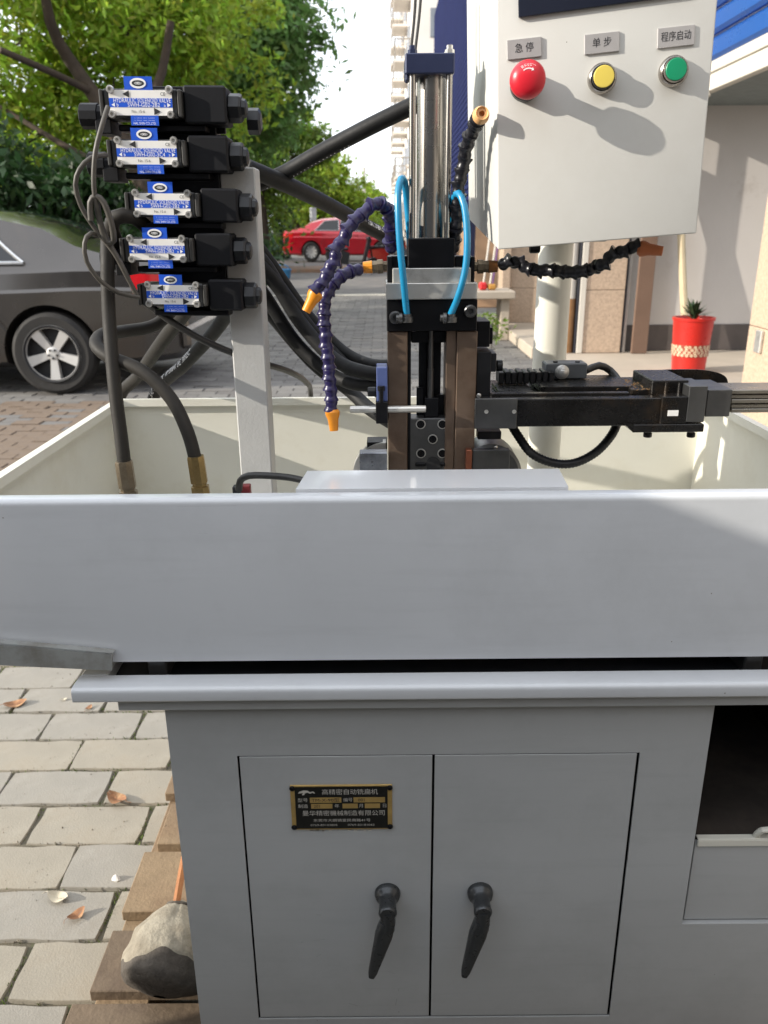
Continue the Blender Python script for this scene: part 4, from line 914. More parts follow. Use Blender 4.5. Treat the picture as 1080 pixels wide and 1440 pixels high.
hose('hydraulic_hose', [(345, 235, 1.06), (400, 258, 1.12), (450, 282, 1.2), (510, 315, 1.32), (556, 345, 1.40), (585, 405, 1.30), (600, 455, 1.10), (603, 474, 1.045)], 0.0108, rubber, 'thick black hose sagging from the top valves towards the column back', 'hose', text='1SN 10 EN 853', s0=0.30, ts=0.010, face=(0.4, -1, 0.4))
hose('hydraulic_hose', [(350, 262, 1.1), (395, 246, 1.12), (450, 215, 1.10), (520, 178, 1.07), (588, 145, 1.05)], 0.0100, rubber, 'grey sheened hose rising from the valves to the cylinder cap', 'hose', text='. . . . . .   . . . . . . . . . . . .  . . .', s0=0.02, ts=0.012, face=(0.3, -1, -0.9))
hose('hydraulic_hose', [(345, 345, 1.07), (375, 375, 1.1), (420, 450, 1.1), (470, 505, 1.08), (515, 524, 1.05), (560, 527, 1.03)], 0.0094, rubber, 'upper black hose of the bundle bending into the column back', 'hose', group='black hoses beside the post')
hose('hydraulic_hose', [(345, 380, 1.09), (372, 415, 1.12), (415, 480, 1.12), (460, 522, 1.10), (500, 540, 1.07), (560, 540, 1.04)], 0.0090, rubber, 'middle black hose of the bundle running low behind the clamp block', 'hose', group='black hoses beside the post')
hose('hydraulic_hose', [(350, 395, 1.11), (380, 440, 1.15), (440, 510, 1.18), (490, 548, 1.16), (520, 575, 1.12), (560, 600, 1.06)], 0.0098, rubber, 'lowest black hose of the bundle dipping below the rear tray rim', 'hose', group='black hoses beside the post')
hose('hydraulic_hose', [(350, 360, 1.08), (385, 395, 1.1), (435, 462, 1.11), (476, 505, 1.11), (525, 545, 1.08), (560, 560, 1.05)], 0.0100, rubber, 'inner black hose pressed between the others of the bundle', 'hose', group='black hoses beside the post')
hose('hydraulic_hose', [(350, 330, 1.10), (382, 372, 1.12), (430, 440, 1.13), (480, 492, 1.12), (520, 512, 1.09), (560, 514, 1.06)], 0.0082, rubber, 'thinnest black hose of the bundle entering the column above the clamp', 'hose', group='black hoses beside the post')
hose('short_hose', [(166, 345, .985), (157, 322, .97), (163, 306, .96), (185, 304, .965), (205, 318, .99)], 0.0085, rubber_dusty, 'short dusty hose elbow curling behind the middle valve labels', 'hose')
# wires at the left of the valves
def wire(pts, r, label): return hose('valve_wire', pts, r, M('grey_wire', C(78, 74, 68), 0.5, var=0.25, vscale=60), label, 'wire', n=8)
wire([(152, 150, .94), (144, 175, .93), (134, 215, .925), (132, 262, .925), (138, 300, .93), (150, 335, .94), (170, 370, .945), (190, 412, .95)], 0.0026, 'grey wire from the top valve running down to the lowest valve')
wire([(150, 218, .95), (128, 222, .93), (112, 238, .925), (106, 260, .925), (114, 290, .93), (134, 322, .935), (160, 355, .94), (178, 388, .945), (193, 415, .95)], 0.0026, 'grey wire looping out from the second valve beside the post hose')
wire([(150, 336, .955), (128, 328, .93), (119, 342, .925), (122, 368, .925), (142, 396, .93), (168, 412, .94), (196, 418, .95)], 0.0026, 'dark wire ring round the left coil of the fourth valve')
wire([(128, 310, .928), (127, 285, .927), (135, 276, .927), (146, 285, .928), (156, 312, .93), (160, 338, .935), (150, 340, .935), (140, 310, .932), (136, 284, .93)], 0.0034, 'coiled black wire bundle tied beside the third valve')
hose('short_cable', [(336, 689, .915), (338, 676, .91), (350, 669, .905), (380, 669, .90), (410, 672, .895), (428, 676, .885)], 0.0042, cable_mat, 'short black cable from the post foot to the white cover', 'cable', n=10)
cn = thing('cable_plug', at(340, 697, .925), 'small black and red cable plug at the post foot', 'plug')
mb = MB(); pxbox(mb, 327, 685, 338, 705, .925, .012, .001); mb.build('plug_body', blk_plastic, cn); mb = MB(); pxbox(mb, 339, 683, 352, 703, .928, .010, .001); mb.build('plug_tip', M('red_plug', C(120, 34, 40), 0.5), cn)
# corrugated loop under the slide
def spiral(name, pts, r, mat, label):
    P = smooth_path([at(*p) for p in pts], 0.0016); mb = MB(); t = thing(name, P[0], label, 'conduit')
    mb.tube(P, lambda s: r * (0.84 + 0.16 * (0.5 + 0.5 * math.cos(s * len(P) * 0.0016 / 0.0042 * 2 * math.pi))), 12, raw=True); mb.build('corrugated_sleeve', mat, t, smooth=70); return t
spiral('corrugated_conduit', [(716, 592, 1.02), (728, 612, 1.01), (748, 638, 1.0), (778, 651, 1.0), (808, 651, 1.0), (838, 636, 1.01), (860, 612, 1.02), (870, 590, 1.04)], 0.0062, blk_plastic, 'black corrugated conduit loop hanging under the feed slide')
hose('switch_cable', [(824, 521, 1.07), (842, 514, 1.08), (858, 521, 1.09), (870, 536, 1.07), (872, 546, 1.05)], 0.0050, cable_mat, 'black cable arching from the grey limit switch', 'cable', n=10)
hose('bed_cable', [(694, 549, 1.09), (725, 541, 1.09), (765, 544, 1.08), (790, 548, 1.08)], 0.0048, cable_mat, 'black cable lying on the slide bed beside the column', 'cable', n=10)
# air tubes
def air(pts, label, e):
    t = hose('air_tube', pts, 0.0040, cyan, label, 'tube', n=14)
    p = at(*pts[0]); mb = MB(); mb.lathe(p + V(0, 0, -0.009), (0, 0, 1), [(0.0075, 0), (0.0075, 0.006), (0.0058, 0.0065), (0.0058, 0.0095)], 12); mb.lathe(p + V(0, -0.002, -0.004), (e, 0, 0), [(0.0045, 0.005), (0.0062, 0.0055), (0.0062, 0.009), (0.004, 0.0095), (0.004, 0.0125)], 12); mb.build('push_fitting', grey_steel, t)
air([(572, 442, .965), (568, 400, .955), (563, 350, .952), (560, 300, .956), (560, 268, .962), (564, 252, .97), (569, 256, .985), (573, 290, .995), (577, 345, .998)], 'cyan air tube arching up beside the left tie rods of the cylinder', -1)
air([(634, 442, .965), (645, 415, .955), (655, 375, .952), (657, 330, .955), (653, 290, .962), (645, 272, .97), (638, 280, .985), (634, 310, .995), (633, 345, .998)], 'cyan air tube arching up beside the right tie rods near the control box', -1)
# jointed coolant hoses
seg_prof = [(0.0044, -0.0018), (0.0064, 0.0), (0.0074, 0.0024), (0.0073, 0.0052), (0.0064, 0.0076), (0.0072, 0.0100), (0.0090, 0.0134), (0.0088, 0.0146), (0.0064, 0.0146)]
SEG = {}
def seg_mesh(mat):
    if mat.name not in SEG: SEG[mat.name] = MB().lathe((0, 0, 0), (0, 0, 1), seg_prof, 14).mesh('hose_segment', mat, smooth=40)
    return SEG[mat.name]
def coolant(pts, mat, nozzle, nz_mat, fitting, label, wob=0.10):
    P = smooth_path([at(*p) for p in pts], 0.001)
    t = thing('coolant_hose', P[0], label, 'coolant hose', 'jointed coolant hoses'); me = seg_mesh(mat)
    d = np.cumsum([0] + [np.linalg.norm(P[i + 1] - P[i]) for i in range(len(P) - 1)]); n = int(d[-1] / 0.0127)
    rr = np.random.default_rng(len(pts) * 7 + int(pts[0][0]))
    for k in range(n):
        i = int(np.searchsorted(d, k * 0.0127)); j = min(len(P) - 1, int(np.searchsorted(d, (k + 1) * 0.0127)))
        tn = unit(P[j] - P[max(0, i - 1)] + 1e-9); tn = unit(tn + rr.normal(0, wob, 3)); _, a, b = frame(tn)
        put('hose_segment', me, t, basis4(P[min(i, len(P) - 1)], a, b, tn))
    tn = unit(P[-1] - P[-6]); e = P[min(len(P) - 1, int(np.searchsorted(d, n * 0.0127)))]; mb = MB()
    mb.lathe(e - tn * 0.001, tn, [(0.0068, 0), (0.0090, 0.003), (0.0086, 0.007), (0.0066, 0.012), (0.0052, nozzle), (0.0030, nozzle), (0.0028, nozzle - 0.006)], 18); mb.build('nozzle', nz_mat, t)
    if fitting is not None:
        s, dv = fitting; dv = unit(dv); mb = MB(); mb.lathe(at(*s), dv, [(0.0058, 0), (0.0058, 0.006), (0.0085, 0.0063), (0.0085, 0.013), (0.0072, 0.0133), (0.0072, 0.019)], 8, ref=(0, 0.4, 1), m=0)
        mb.lathe(at(*s), dv, [(0.0066, 0.0191), (0.0074, 0.0195), (0.0066, 0.030)], 14, m=1); mb.build('fitting', [zinc, orange if mat is purple else M('rusty_fitting', C(128, 84, 46), 0.5, 0.5, var=0.25, vscale=60)], t, smooth=25)
    return t
coolant([(551, 352, .995), (550, 325, .985), (548, 300, .975), (536, 286, .965), (520, 291, .96), (502, 309, .955), (486, 328, .952), (474, 352, .95), (462, 382, .948), (450, 402, .947), (439, 422, .945)], purple, 0.026, orange, None, 'purple jointed coolant hose arching over to an orange nozzle beside the hose bundle')
coolant([(507, 379, .99), (490, 383, .982), (472, 394, .975), (460, 412, .97), (456, 436, .967), (457, 462, .965), (461, 500, .962), (465, 540, .96), (467, 572, .958), (468, 585, .957)], purple, 0.026, orange, ((546, 374, .995), (-1, 0, -0.05)), 'purple jointed coolant hose hanging straight down to an orange nozzle inside the tray')
coolant([(637, 352, 1.0), (640, 320, .99), (644, 280, .982), (649, 245, .977), (655, 215, .97), (664, 187, .958), (672, 170, .94), (677, 161, .922)], blk_seg, 0.010, M('pale_nozzle', C(228, 176, 118), 0.45, var=0.06), None, 'black jointed coolant hose standing upright with a pale nozzle beside the control box')
coolant([(704, 374, .99), (722, 369, .99), (745, 378, .985), (775, 380, .98), (800, 383, .975), (825, 381, .97), (846, 370, .965), (866, 356, .96), (888, 349, .955), (905, 350, .95)], blk_seg, 0.027, brown_nozzle, ((664, 375, .995), (1, 0, 0)), 'black jointed coolant hose running right under the control box to a brown nozzle', 0.16)
# rods and wires rising above the cylinder
for k, (a, b) in enumerate((((578, 71, 1.0), (586, -40, 1.0)), ((584, 71, 1.02), (594, -40, 1.02)))):
    P = [at(*a), (at(*a) + at(*b)) / 2 + V(0.001, 0, 0), at(*b)]; t = MB().tube(P, 0.0016, 8).build('sensor_wire', cable_mat)
    tag(t, ('thin grey sensor wire rising from the front nut of the cylinder cap', 'thin grey sensor wire rising behind the other wire at the cylinder cap')[k], 'wire', 'sensor wires')
# ------------------------------------------------------------------ added crate, out of frame, standing in for whatever shades the machine front
ply = M('shade_crate_dark', C(72, 66, 60), 0.8, var=0.15, vscale=4, bump=0.2, bscale=60, col2=C(54, 48, 42), mix=(0.5, 0.8))
crate = thing('added_shade_crate', (-1.6, -0.33, 0), 'added narrow dark crate, unseen at left, shading the machine front', 'crate')
MB().box((-1.70, -1.2, 0.06), (-1.525, 0.544, 1.700), 0.004).build('crate_panel', ply, crate)
for y in (-1.2, -0.6, -0.05, 0.484): MB().box((-1.5249, y, 0.0), (-1.50, y + 0.06, 1.705), 0.002).build('crate_batten', ply, crate)
# added, out of view: bench and building that block sky light from the front
bench_m = M('shade_bench_green', C(40, 48, 46), 0.6, var=0.12, vscale=6)
wbn = thing('added_shade_bench', (-0.05, -0.1, 0), 'added dark green bench, out of view, keeping light off the cabinet doors', 'bench')
MB().box((-0.72, -0.42, 0.88), (0.82, 0.20, 0.93), 0.004).build('bench_top', bench_m, wbn)
MB().box((-0.70, 0.165, 0.05), (0.80, 0.18, 0.879), 0.003).build('bench_panel', bench_m, wbn)
for x in (-0.70, 0.74):
    for y in (-0.40, 0.10): MB().box((x, y, 0), (x + 0.06, y + 0.06, 0.879), 0.003).build('leg', bench_m, wbn)
wsp = thing('sky_block_building', (0, -11, 0), 'plain grey building added unseen behind the viewer to block sky light', 'building')
MB().box((-9, -16, 0), (9, -8, 6.4), 0.02).build('wall', M('sky_block_wall', C(112, 108, 104), 0.85, var=0.1, vscale=0.6), wsp)
for k in range(5): MB().box((-8 + k * 3.4, -8.04, 0.05), (-5.6 + k * 3.4, -7.995, 3.2), 0.01).build('shutter_door', M('shutter_grey', C(90, 96, 104), 0.6), wsp)
MB().box((-9.3, -16.3, 6.4), (9.3, -7.6, 6.6), 0.02).build('roof', M('sky_block_wall', C(112, 108, 104)), wsp)
# ------------------------------------------------------------------ cars
glass = M('car_window_glass', C(22, 25, 28), 0.06, var=0.1, vscale=2, rvar=0.02, spec=0.6)
tyre_mat = M('tyre_rubber', C(38, 36, 34), 0.8, var=0.15, vscale=8, bump=0.3, bscale=80)
rim_mat = M('alloy_rim', C(196, 194, 190), 0.4, 0.35, var=0.08, vscale=6)
chrome_trim = M('chrome_trim', C(205, 205, 205), 0.15, 1.0, var=0.05)
lamp_red = M('tail_lamp', C(190, 16, 26), 0.15, var=0.1, vscale=8, spec=0.7)
SEC = [(0.0, 0.62, 0.30, 0.98, 1.01, 0.66), (0.06, 0.76, 0.26, 0.97, 1.03, 0.66), (0.25, 0.84, 0.24, 0.99, 1.075, 0.70), (0.6, 0.885, 0.22, 1.0, 1.115, 0.72), (0.82, 0.90, 0.22, 1.0, 1.18, 0.70), (1.1, 0.905, 0.22, 0.99, 1.33, 0.64), (1.5, 0.91, 0.21, 0.98, 1.42, 0.61), (2.1, 0.91, 0.20, 0.965, 1.465, 0.61), (2.7, 0.91, 0.20, 0.945, 1.44, 0.60), (3.2, 0.905, 0.20, 0.925, 1.26, 0.64), (3.62, 0.90, 0.20, 0.90, 1.01, 0.72), (4.1, 0.88, 0.21, 0.84, 0.93, 0.72), (4.5, 0.82, 0.23, 0.74, 0.82, 0.66), (4.72, 0.66, 0.27, 0.62, 0.68, 0.52), (4.78, 0.5, 0.32, 0.52, 0.56, 0.40)]
_sx = [s[0] for s in SEC]
def sec(x): return [np.interp(x, _sx, [s[k] for s in SEC]) for k in range(1, 6)]
def car_ring(x):
    w, zb_, zs, zt_, rw = sec(x); m = (zb_ + zs) / 2
    half = [(0.0, zb_), (w * 0.80, zb_), (w * 0.95, zb_ + 0.06), (w * 0.972, m - 0.10), (w * 0.985, m + 0.06), (w * 1.0, zs - 0.175), (w * 0.972, zs - 0.15), (w * 0.962, zs - 0.03), (w * 0.925, zs + 0.004), (rw + (w * 0.925 - rw) * 0.45, zs + (zt_ - zs) * 0.52), (rw, zt_ - 0.035 * (zt_ - zs) / 0.45 - 0.012), (rw * 0.72, zt_), (0, zt_ + 0.012)]
    return half
def car(name, label, loc, rz, body_mat, wheels=(1.05, 3.78), scale=1.0, detail=True, group=None, spokes=5):
    root = thing(name, loc, label, 'car', group, rz)
    xs_ = sorted(set(list(np.linspace(0, 4.78, 40)) + _sx)); rings = []
    for x in xs_:
        h = car_ring(x); full = [(x, -y, z) for y, z in h] + [(x, y, z) for y, z in h[-2:0:-1]]; rings.append(full)
    n = len(rings[0]); mb = MB(); vs = [p for r_ in rings for p in r_]
    fs = [(i * n + k, i * n + (k + 1) % n, (i + 1) * n + (k + 1) % n, (i + 1) * n + k) for i in range(len(rings) - 1) for k in range(n)] + [tuple(range(n))[::-1], tuple(range((len(rings) - 1) * n, len(rings) * n))]
    mb.raw(vs, fs); me = mb.mesh('body', body_mat, smooth=0)
    tmp = bpy.data.objects.new('tmp', me); COL.objects.link(tmp); cut = []
    cb = MB()
    for wx in wheels: cb.lathe((wx, -1.2, 0.335), (0, 1, 0), [(0.385, 0), (0.385, 2.4)], 40)
    co = bpy.data.objects.new('cut', cb.mesh('cut', dark_gap, smooth=0)); COL.objects.link(co)
    md = tmp.modifiers.new('b', 'BOOLEAN'); md.object = co; md.operation = 'DIFFERENCE'; md.solver = 'EXACT'
    dg = bpy.context.evaluated_depsgraph_get(); bme = bpy.data.meshes.new_from_object(tmp.evaluated_get(dg)); bme.name = 'body'
    bme.materials.clear(); bme.materials.append(body_mat); bme.materials.append(dark_gap)
    for p in bme.polygons: p.use_smooth = True
    bme.polygons.foreach_set('material_index', [0] * len(bme.polygons)); bme.set_sharp_from_angle(angle=R(24)); bme.update()
    bpy.data.objects.remove(tmp); bpy.data.objects.remove(co)
    o = bpy.data.objects.new('body', bme); COL.objects.link(o); o.parent = root; ORG[o.name] = V(0, 0, 0)
    L = dict(local=True)
    MB().box((0.55, -0.62, 0.24), (4.3, 0.62, 0.72)).build('underbody', dark_gap, root, **L)
    for wx in wheels:
        for s in (-1, 1):
            c = V(wx, s * 0.80, 0.335); w = MB()
            w.lathe(c + V(0, s * -0.11, 0), (0, s, 0), [(0.21, 0), (0.30, 0.0), (0.33, 0.03), (0.333, 0.11), (0.325, 0.18), (0.295, 0.205), (0.232, 0.200), (0.222, 0.185)], 44, cap=False)
            wo = w.build('wheel', tyre_mat, root, **L); r_ = MB(); yb = s
            c2 = c + V(0, s * 0.075, 0)
            r_.lathe(c + V(0, s * 0.02, 0), (0, s, 0), [(0.0, 0), (0.2, 0.0), (0.215, 0.03), (0.226, 0.06), (0.230, 0.078), (0.224, 0.085), (0.212, 0.078), (0.205, 0.05)], 40, cap=False, m=1)
            r_.lathe(c2, (0, s, 0), [(0.232, 0), (0.232, 0.012), (0.205, 0.012), (0.205, 0.0)], 40, cap=False)
            r_.lathe(c + V(0, s * 0.03, 0), (0, s, 0), [(0.055, 0), (0.055, 0.036), (0.045, 0.042), (0.028, 0.043)], 20)
            for k in range(spokes):
                q = math.pi / 2 + math.pi + 2 * math.pi * k / spokes; d = V(math.cos(q), 0, math.sin(q)); t_ = V(-math.sin(q), 0, math.cos(q)); y_ = V(0, s, 0)
                A_ = [c + d * 0.04 + t_ * 0.026, c + d * 0.04 - t_ * 0.026, c + d * 0.217 - t_ * 0.042, c + d * 0.217 + t_ * 0.042]
                h0 = [0.066, 0.066, 0.086, 0.086]; r_.raw([p + y_ * 0.03 for p in A_] + [p + y_ * h for p, h in zip(A_, h0)], [(4, 5, 6, 7), (0, 1, 5, 4), (1, 2, 6, 5), (2, 3, 7, 6), (3, 0, 4, 7)])
            for k in range(5):
                q = 2 * math.pi * (k + .5) / 5 + math.pi / 2; p = c + V(math.cos(q) * 0.036, s * 0.075, math.sin(q) * 0.036); r_.lathe(p, (0, s, 0), [(0.009, 0), (0.009, 0.008)], 8, m=1)
            r_.build('rim', [rim_mat, dark_gap], wo, **L)
    # side windows follow the body between the waist and the roof edge
    def surf(x, t, s, lift):
        w, zb_, zs, zt_, rw = sec(x); pts = [(w * 0.925, zs + 0.004), (rw + (w * 0.925 - rw) * 0.45, zs + (zt_ - zs) * 0.52), (rw, zt_ - 0.035 * (zt_ - zs) / 0.45 - 0.012)]
        y = np.interp(t, [0, 0.55, 1], [p[0] for p in pts]); z = np.interp(t, [0, 0.55, 1], [p[1] for p in pts]); return V(x, s * (y + lift), z + lift * 0.3)
    def xr(t): return 1.14 + 0.50 * t       # slanted rear edge of the glass
    for s in (-1, 1):
        for (xa, xb, ta, tb) in ((None, 2.13, 0.12, 0.90), (2.21, 3.05, 0.12, 0.90)):
            def fn(u, v, lift=0.006):
                t = ta + (tb - ta) * v; a = xr(t) if xa is None else xa; b = xb if xa is None else 3.42 - 0.55 * t; return surf(a + (b - a) * u, t, s, lift)
            win = MB().sheet(lambda u, v: fn(u, v), 10, 6).build('side_window', glass, root, **L)
            edge = [fn(u, 0, 0.008) for u in np.linspace(0, 1, 10)] + [fn(1, v, 0.008) for v in np.linspace(0.1, 1, 5)] + [fn(u, 1, 0.008) for u in np.linspace(0.9, 0, 9)] + [fn(0, v, 0.008) for v in np.linspace(0.9, 0, 6)]
            MB().tube(edge, 0.014, 6, raw=True).build('window_trim', chrome_trim, win, **L)
        # tail lamp wrapping the corner
        def tl(u, v):
            x = 0.02 + 0.36 * u; w, zb_, zs, zt_, rw = sec(max(x, 0.03)); return V(x - 0.01, s * (w * (0.985 - 0.03 * v) + 0.012), 0.76 + 0.17 * v + 0.02 * u)
        MB().sheet(tl, 8, 4).build('tail_lamp', lamp_red, root, **L)
        MB().sheet(lambda u, v: V(-0.012, s * (0.28 + 0.34 * u), 0.77 + 0.16 * v), 3, 3).build('tail_lamp', lamp_red, root, **L)
        for xh in (1.62, 2.62): MB().tube([(xh, s * 0.925, 0.86), (xh + 0.02, s * 0.945, 0.865), (xh + 0.2, s * 0.945, 0.86), (xh + 0.22, s * 0.922, 0.855)], 0.014, 8, step=0.03).build('door_handle', body_mat, root, **L)
        # door seams as thin recessed strips
        MB().tube([(1.02 + 0.0, s * (sec(1.4)[0] * 0.99), 0.80), (1.48, s * (sec(1.48)[0] * 0.962 + .004), 0.95)] if False else [(1.50, s * (sec(1.5)[0] * 0.965), 0.955), (1.53, s * (sec(1.5)[0] * 0.993), 0.80), (1.47, s * (sec(1.5)[0] * 1.002), 0.66), (1.38, s * (sec(1.4)[0] * 0.998), 0.52)], 0.004, 5, step=0.03).build('door_seam', dark_gap, root, **L)
    MB().sheet(lambda u, v: (lambda x: V(x, (-0.5 + u) * 1.12 * sec(x)[4] * 1.0, sec(x)[3] + 0.019 - 0.02 * (2 * u - 1) ** 4))(0.86 + 0.56 * v), 6, 6).build('rear_window', glass, root, **L)
    MB().sheet(lambda u, v: (lambda x: V(x, (-0.5 + u) * 1.12 * sec(x)[4], sec(x)[3] + 0.019 - 0.02 * (2 * u - 1) ** 4))(2.85 + 0.70 * v), 6, 6).build('windscreen', glass, root, **L)
    MB().box((-0.03, -0.70, 0.34), (0.06, 0.70, 0.52), 0.03).build('bumper', body_mat, root, **L)
    for s in (-1, 1): MB().sheet(lambda u, v: V(4.55 + 0.16 * u, s * (0.78 - 0.2 * u), 0.60 + 0.10 * v), 4, 3).build('headlight', M('headlight_glass', C(200, 204, 208), 0.1, spec=0.7), root, **L)
    MB().box((-0.035, -0.25, 0.80 - 0.2), (-0.031, 0.25, 0.91 - 0.2), 0.001).build('number_plate', M('plate_blue', C(40, 70, 150), 0.4), root, **L)
    root.scale = (scale,) * 3
    return root
grey_paint = M('grey_car_paint', C(66, 62, 59), 0.24, 0.6, var=0.08, vscale=2.5, col2=C(82, 74, 66), mix=(0.6, 0.9), coat=1.0)
red_paint = M('red_car_paint', C(176, 16, 34), 0.2, 0.2, var=0.05, vscale=2, coat=0.9)
white_paint = M('white_car_paint', C(206, 206, 206), 0.25, var=0.04, vscale=2, coat=0.7)
silver_paint = M('silver_car_paint', C(150, 152, 156), 0.25, 0.5, var=0.05, vscale=2, coat=0.7)
# rear axle of the grey car stands at about (-2.68, 6.45) on its near side; its nose points to -X
car('parked_car', 'dark grey dusty saloon car seen from its rear wheel to tail lamp behind the valves', (-2.66 + 1.05, 6.50 + 0.88, 0.0), math.pi, grey_paint)
w_ = atz(437, 368.5, 0.0)
car('parked_car', 'bright red saloon car parked across the street behind the purple hoses', (w_[0] - 1.2, w_[1] + 0.9, 0.0), R(4), red_paint, spokes=10, scale=1.12).scale = (1.12, 1.12, 1.24)
car('parked_car', 'small white car parked far down the street under the trees', (-9.5, 62, 0), R(20), white_paint)
car('parked_car', 'silver car parked behind the post beyond the red car', (-7.8, 48, 0), R(80), silver_paint)

# ------------------------------------------------------------------ scooters
def scooter(name, label, loc, rz, c1, c2, lean=0.06):
    root = thing(name, loc, label, 'scooter', 'scooters parked along the street', rz); L = dict(local=True)
    for x in (0, 1.22): 
        w = MB(); w.lathe((x, -0.045, 0.22), (0, 1, 0), [(0.14, 0), (0.19, 0.0), (0.215, 0.02), (0.215, 0.07), (0.19, 0.09), (0.14, 0.09)], 24, cap=False).lathe((x, -0.02, 0.22), (0, 1, 0), [(0.145, 0), (0.03, -0.01), (0.03, 0.05), (0.145, 0.04)], 16, m=1); w.build('wheel', [tyre_mat, rim_mat], root, **L)
    MB().prism([(-0.30, 0.55), (-0.22, 0.38), (0.10, 0.30), (0.34, 0.26), (0.42, 0.34), (0.46, 0.62), (0.2, 0.70), (-0.28, 0.66)], (0, -0.13, 0), (1, 0, 0), (0, 0, 1), (0, 0.26, 0)).build('rear_body', c1, root, **L)
    MB().box((0.35, -0.14, 0.25), (0.86, 0.14, 0.31), 0.02).build('foot_board', blk_plastic, root, **L)
    MB().prism([(0.84, 0.26), (0.92, 0.28), (1.06, 0.70), (1.10, 0.92), (1.02, 0.96), (0.96, 0.70)], (0, -0.17, 0), (1, 0, 0), (0, 0, 1), (0, 0.34, 0)).build('front_shield', c2, root, **L)
    MB().prism([(1.0, 0.42), (1.24, 0.47), (1.40, 0.36), (1.30, 0.42), (1.10, 0.38)], (0, -0.08, 0), (1, 0, 0), (0, 0, 1), (0, 0.16, 0)).build('front_mudguard', c2, root, **L)
    MB().box((-0.30, -0.14, 0.675), (0.42, 0.14, 0.77), 0.03).build('seat', blk_plastic, root, **L)
    hb = MB(); hb.tube([(1.02, -0.33, 1.04), (1.06, -0.2, 1.05), (1.07, 0, 1.0), (1.06, 0.2, 1.05), (1.02, 0.33, 1.04)], 0.016, 8, step=0.04); hb.tube([(1.07, 0, 1.0), (1.22, 0, 0.22)], 0.025, 8, step=0.1); hb.build('handlebar', blk_plastic, root, **L)
    MB().lathe((1.09, 0, 0.98), (1, 0, 0.1), [(0.10, -0.08), (0.11, 0), (0.08, 0.05), (0.02, 0.06)], 16).build('headlight', c2, root, **L)
    for s in (-1, 1): m_ = MB(); m_.tube([(1.04, s * 0.22, 1.05), (1.05, s * 0.28, 1.20)], 0.008, 6, step=0.05); m_.lathe((1.03, s * 0.29, 1.22), (1, 0, 0), [(0.055, 0), (0.06, 0.015), (0.04, 0.025)], 12); m_.build('mirror', blk_plastic, root, **L)
    return root
scooter('parked_scooter', 'black and white scooter standing behind the grey car boot', (-4.15, 9.4, 0), R(200), white_paint, white_paint)
b_ = atz(512, 384, 0)
scooter('parked_scooter', 'dark scooter with black shield in front of the red car', (b_[0] - 0.9, b_[1], 0), R(8), M('dark_scooter', C(34, 36, 38), 0.35), blk_plastic)
scooter('parked_scooter', 'dark red scooter leaning against the shop side past the red car', (b_[0] + 0.35, b_[1] + 2, 0), R(35), red_paint, blk_plastic)
scooter('parked_scooter', 'black scooter with a pale seat beside a tree trunk far back', (-6.6, 36, 0), R(75), M('dark_scooter', C(34, 36, 38), 0.35), silver_paint)

# ------------------------------------------------------------------ trees
bark = M('tree_bark', C(66, 54, 44), 0.95, var=0.3, vscale=6, bump=0.8, bscale=25)
leafs = [M('leaf_yellow_green', C(146, 170, 58), 0.5, var=0.3, vscale=0.9, island=0.4, trans=0.6, col2=C(190, 184, 74), mix=(0.52, 0.74)), M('leaf_mid_green', C(116, 142, 54), 0.5, var=0.25, vscale=0.5, island=0.32, trans=0.5), M('leaf_dark_green', C(46, 72, 34), 0.5, var=0.2, vscale=0.6, island=0.3, trans=0.35), M('leaf_blue_green', C(108, 140, 74), 0.5, var=0.25, vscale=0.4, island=0.3, trans=0.5)]
def leaf_cloud(centres, rads, per, size, seed, flat=0.7):
    r_ = np.random.default_rng(seed); n = len(centres) * per
    c = np.repeat(np.array(centres), per, 0) + r_.normal(size=(n, 3)) * np.repeat(np.array(rads), per)[:, None] * np.array((1, 1, flat))
    d = r_.normal(size=(n, 3)); d /= np.linalg.norm(d, axis=1)[:, None]; d[:, 2] -= 0.25
    e = np.cross(d, r_.normal(size=(n, 3))); e /= np.linalg.norm(e, axis=1)[:, None]; d /= np.linalg.norm(d, axis=1)[:, None]
    s = size * r_.uniform(0.6, 1.25, (n, 1))
    P = np.stack([c - d * s, c + e * s * 0.42, c + d * s, c - e * s * 0.42], 1).reshape(-1, 3)
    return P, n
def cloud_object(name, P, n, mat, parent):
    me = bpy.data.meshes.new(name); me.vertices.add(4 * n); me.vertices.foreach_set('co', (P - ORG[parent.name]).ravel().astype(np.float32))
    me.loops.add(4 * n); me.loops.foreach_set('vertex_index', np.arange(4 * n, dtype=np.int32)); me.polygons.add(n); me.polygons.foreach_set('loop_start', np.arange(0, 4 * n, 4, dtype=np.int32))
    me.update(calc_edges=True); me.validate(); me.materials.append(mat); o = bpy.data.objects.new(name, me); COL.objects.link(o); o.parent = parent; ORG[o.name] = ORG[parent.name]; return o
